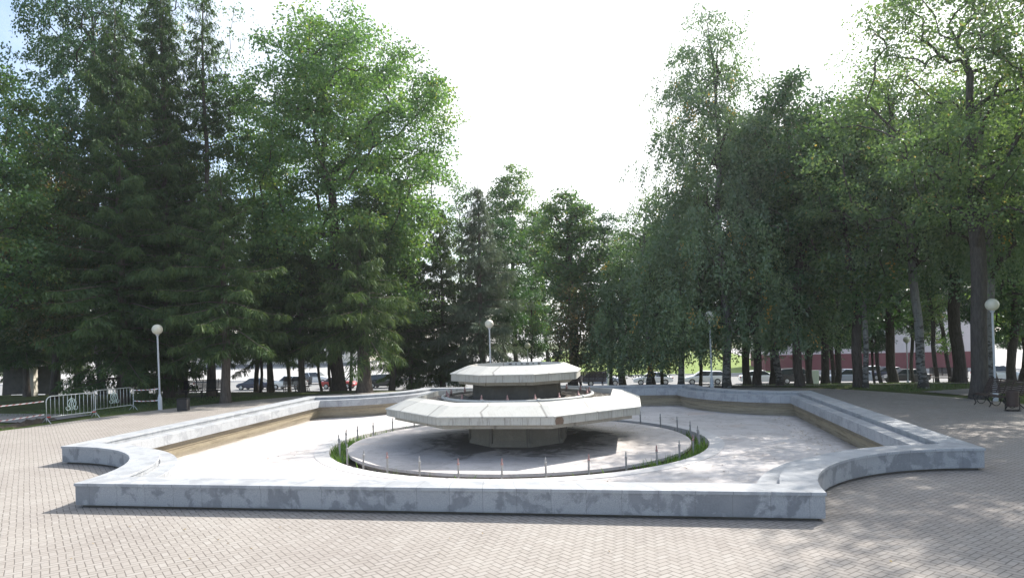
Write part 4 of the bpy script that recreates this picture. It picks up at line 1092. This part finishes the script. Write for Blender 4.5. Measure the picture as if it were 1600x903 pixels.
# ------------------------------------------------------------------ parked cars
def car_proto(kind):
    t = thing('parked_car', 'x', 'car', group='cars parked along the street')
    if kind == 'sedan': Lc, Hc = 4.45, 1.45; cab = [(-1.75, .92), (-1.05, 1.40), (.35, 1.45), (1.22, .95)]
    elif kind == 'wagon': Lc, Hc = 4.6, 1.5; cab = [(-2.18, 1.0), (-1.85, 1.42), (.35, 1.50), (1.25, .97)]
    else: Lc, Hc = 4.4, 1.68; cab = [(-2.08, 1.05), (-1.72, 1.60), (.35, 1.68), (1.05, 1.10)]
    hood = cab[3][1]-.02; tail = cab[0][1]
    prof = [(-Lc/2, .42, tail-.18, .70), (-Lc/2+.12, .30, tail-.02, .80), (-1.6, .26, tail+.02, .86), (-.5, .24, .96, .88), (.7, .24, .98, .88), (1.25, .26, hood, .87), (1.8, .28, hood-.10, .83), (Lc/2-.15, .30, hood-.22, .76), (Lc/2, .40, hood-.36, .62)]
    mb = MB(); vs = []; fs = []
    for (x, zl, zh, hw) in prof:
        zm = zl+(zh-zl)*.55
        vs += [(x, -hw*.9, zl), (x, -hw, zm), (x, -hw*.97, zh-.08), (x, -hw*.86, zh), (x, hw*.86, zh), (x, hw*.97, zh-.08), (x, hw, zm), (x, hw*.9, zl)]
    for i in range(len(prof)-1):
        for k in range(8): fs.append((i*8+k, i*8+(k+1) % 8, (i+1)*8+(k+1) % 8, (i+1)*8+k))
    fs += [tuple(range(7, -1, -1)), tuple((len(prof)-1)*8+k for k in range(8))]
    mb.add(vs, fs)
    hw0, hw1 = .80, .60
    cv = []
    for i, (x, z) in enumerate(cab):
        h = hw0 if i in (0, 3) else hw1
        cv += [(x, -h, z if i in (1, 2) else z-.04), (x, h, z if i in (1, 2) else z-.04)]
    mb.add(cv, [(0, 1, 3, 2), (2, 3, 5, 4), (4, 5, 7, 6), (0, 2, 4, 6), (1, 7, 5, 3)])
    bd = mb.build('body', simple('car_paint_'+kind, (.6, .62, .64), .25, .1, .03), t, 'auto', bevel=.03)
    def lerp(a, b, s): return tuple(a[i]+(b[i]-a[i])*s for i in range(3))
    def panel(name, c4, off):
        cen = np.mean(np.array(c4), 0); q = [tuple(np.array(p)+(cen-np.array(p))*.10+np.array(off)) for p in c4]
        back = [tuple(np.array(p)-np.array(off)*2) for p in q]
        mb = MB(); mb.add(q+back, [(0, 1, 2, 3), (0, 4, 5, 1), (1, 5, 6, 2), (2, 6, 7, 3), (3, 7, 4, 0)]); mb.build(name, MAT['glass'], t)
    A = [cv[i] for i in range(8)]
    panel('windscreen', [A[6], A[7], A[5], A[4]], (.008, 0, .008)); panel('rear_window', [A[1], A[0], A[2], A[3]], (-.008, 0, .008))
    for sy, ids in ((-1, (0, 6, 4, 2)), (1, (1, 7, 5, 3))):
        q = [A[i] for i in ids]; m0 = lerp(q[0], q[1], .5); m1 = lerp(q[3], q[2], .42)
        panel('side_window', [q[0], m0, m1, q[3]], (0, sy*.009, .003)); panel('side_window', [m0, q[1], q[2], m1], (0, sy*.009, .003))
    for sx in (-1.35, 1.38):
        for sy in (-1, 1):
            mb = MB(); mb.lathe([(.0, -.10), (.30, -.10), (.325, -.07), (.325, .07), (.30, .10), (.0, .10)], 20)
            wv = mb.build('wheel', MAT['rubber'], t, 'auto'); wv.rotation_euler = (R(90), 0, 0); wv.location = (sx, sy*.80, .325)
            mb = MB(); mb.lathe([(0, -.125), (.06, -.125), (.20, -.108), (.215, -.09)], 16); mb.lathe([(.215, .09), (.20, .108), (.06, .125), (0, .125)], 16); mb.build('rim', MAT['rim'], wv, 'auto')
    for sy in (-1, 1):
        mb = MB(); mb.box((Lc/2-.14, sy*.60, hood-.30), (.22, .30, .13)); mb.build('headlight', MAT['lampglass'], t, bevel=.03)
        mb = MB(); mb.box((-Lc/2+.08, sy*.66, tail-.16), (.16, .22, .16)); mb.build('tail_light', MAT['tail'], t, bevel=.02)
    return t
PROTO = {k: car_proto(k) for k in ('sedan', 'wagon', 'suv')}
used = set()
PAINT = {}
def paint(c):
    if c not in PAINT: PAINT[c] = simple('car_paint', c, .28, .15, .03, 2, .5)
    return PAINT[c]
def car(kind, px, y, rz, color, label):
    x, _, z = on_y(px, y); z = -2.9+.058
    if kind not in used: used.add(kind); o = PROTO[kind]; o.location = (x, y, z); o.rotation_euler = (0, 0, rz); o['label'] = label
    else: o = dup(PROTO[kind], (x, y, z), rz, label)
    b = next(c for c in o.children if c.name.startswith('body')); b.material_slots[0].link = 'OBJECT'; b.material_slots[0].material = paint(color)
WH, SL, BK, RD, NV = (.75, .76, .77), (.30, .34, .42), (.018, .02, .024), (.36, .03, .03), (.02, .03, .07)
P180 = math.pi
car('sedan', 272, 56.5, P180, WH, 'pale sunlit car farthest left, just right of the left lamp pole')
car('sedan', 396, 56.0, P180, NV, 'dark navy sedan parked beyond the left spruces')
car('suv', 450, 56.3, P180, WH, 'white crossover seen behind the black bench on the left')
car('suv', 492, 64.5, 0, WH, 'white van like car on the far side of the street at the left')
car('sedan', 528, 56.0, 0, RD, 'bright red car behind the left trunks')
car('suv', 600, 56.3, 0, BK, 'dark car hidden behind the thick spruce trunk')
car('wagon', 700, 56.0, P180, WH, 'white car glimpsed just left of the upper bowl')
car('wagon', 940, 55.0, 0, SL, 'blue grey car right of the maroon bench back')
car('sedan', 1018, 55.6, P180, WH, 'white sedan fully visible under the weeping birch')
car('wagon', 1098, 55.4, P180, WH, 'white hatchback behind the right rear lamp pole')
car('sedan', 1185, 55.2, 0, WH, 'white bonnet car partly hidden by dark trunks')
car('suv', 1245, 54.6, 0, BK, 'black hatchback with red tail light behind the rear right corner')
car('wagon', 1322, 54.2, P180, SL, 'silver blue estate car in front of the maroon wall')
car('sedan', 1384, 58.0, P180, NV, 'dark blue car behind the white bonnet on the right')
car('sedan', 1412, 53.6, P180, BK, 'black car right of the straight dark trunk')
car('sedan', 1364, 60.5, 0, WH, 'white nose of a car behind the slender birch')
car('suv', 1556, 53.8, 0, WH, 'white car behind the right lamp pole')
car('sedan', 1612, 53.6, P180, WH, 'white car at the right edge above the bench')

# ------------------------------------------------------------------ buildings and boards
def building(name, label, x0, x1, y, dep, zb, h, base_h, wallmat, basemat, wins, wz):
    t = thing(name, label, 'building', ((x0+x1)/2, y, zb)); wx = x1-x0
    mb = MB(); mb.box((0, dep/2, base_h/2), (wx+.16, dep+.16, base_h)); mb.build('plinth', basemat, t)
    mb = MB(); mb.box((0, dep/2, base_h+(h-base_h)/2), (wx, dep, h-base_h)); mb.build('wall', wallmat, t)
    mb = MB(); mb.box((0, dep/2, h+.12), (wx+.7, dep+.7, .24)); rf = mb.build('roof', MAT['roof'], t, bevel=.03)
    for xx in wins:
        for zz in wz:
            mb = MB(); mb.box((xx, -.03, zz), (1.5, .10, 1.7)); f = mb.build('window', MAT['white'], t, bevel=.01)
            mb = MB()
            for sx in (-.36, .36): mb.box((xx+sx, -.085, zz), (.62, .02, 1.5))
            mb.build('pane', MAT['window'], f)
    return t
xa, _, _ = on_y(1195, 77); xb, _, _ = on_y(1545, 77)
building('plaster_building', 'pale pink building with a maroon base behind the right hand trunks', xa, xb, 77, 12, -2.9, 10.5, 2.3, MAT['pinkwall'], MAT['maroon'], np.arange(-(xb-xa)/2+3, (xb-xa)/2-8, 4.2), (4.6, 8.0))
xa, _, _ = on_y(300, 112); xb, _, _ = on_y(560, 112)
building('plaster_building', 'far cream block glimpsed between the left trunks', xa, xb, 112, 12, -2.5, 7.0, .8, MAT['cream'], MAT['roof'], np.arange(-(xb-xa)/2+3, (xb-xa)/2-2, 4.5), (3.2, 5.6))
# small pavilion in the shade at the far left
x, y, z = spot(28, 49); t = thing('park_pavilion', 'small dark pavilion with a pale stone corner pillar at the far left', 'pavilion', (x, y, z), R(8))
mb = MB(); mb.box((0, 0, 2.15), (4.6, 3.2, .16)); mb.build('roof', MAT['roof'], t, bevel=.02)
mb = MB(); mb.box((0, 1.3, 1.03), (4.2, .12, 2.06)); mb.build('wall', MAT['black'], t)  # black colour paints the dim interior behind the pillars
for sx in (-1.85, 1.85):
    mb = MB()
    for k in range(8): mb.box((sx, -1.2, .13+.255*k), (.50+.03*(k % 2), .42, .25))
    mb.build('pillar', MAT['cream'], t, bevel=.012)
x, y, z = on_y(1271, 49.5); t = thing('notice_board', 'narrow white board on a post between the black and silver cars', 'sign', (x, y, z))
mb = MB(); mb.box((0, 0, .9), (.75, .06, 1.7)); mb.build('panel', MAT['white'], t, bevel=.02)
mb = MB(); mb.box((0, .05, .4), (.08, .05, .9)); mb.build('post', MAT['zinc'], t)
for k, px in enumerate((948, 1067)):
    x, y, z = on_y(px, 48); mb = MB(); mb.lathe([(.10 if k == 0 else .05, -.1), (.09 if k == 0 else .05, 2.6), (.0, 2.62)], 10)
    tag(mb.build('marker_post', MAT['white'], None, 'auto', (x, y, z)), 'white post beside the blue grey car' if k == 0 else 'thin white post right of the white sedan', 'post')

# ------------------------------------------------------------------ added pale veil standing in for lens glare
m, nt, out = nmat('glare_veil'); pv = nt.nodes.new('ShaderNodeVolumePrincipled')
pv.inputs['Color'].default_value = (.93, .97, 1.0, 1); pv.inputs['Density'].default_value = .00038; pv.inputs['Anisotropy'].default_value = .45
nt.links.new(pv.outputs[0], out.inputs['Volume'])
mb = MB(); mb.box((0, 0, 16.0), (1700, 1700, 42.0)); tag(mb.build('veil', m), 'added pale haze hanging in the sunlit air of the park', 'veil', kind='stuff')
cy.volume_bounces = 0; cy.volume_step_rate = 4
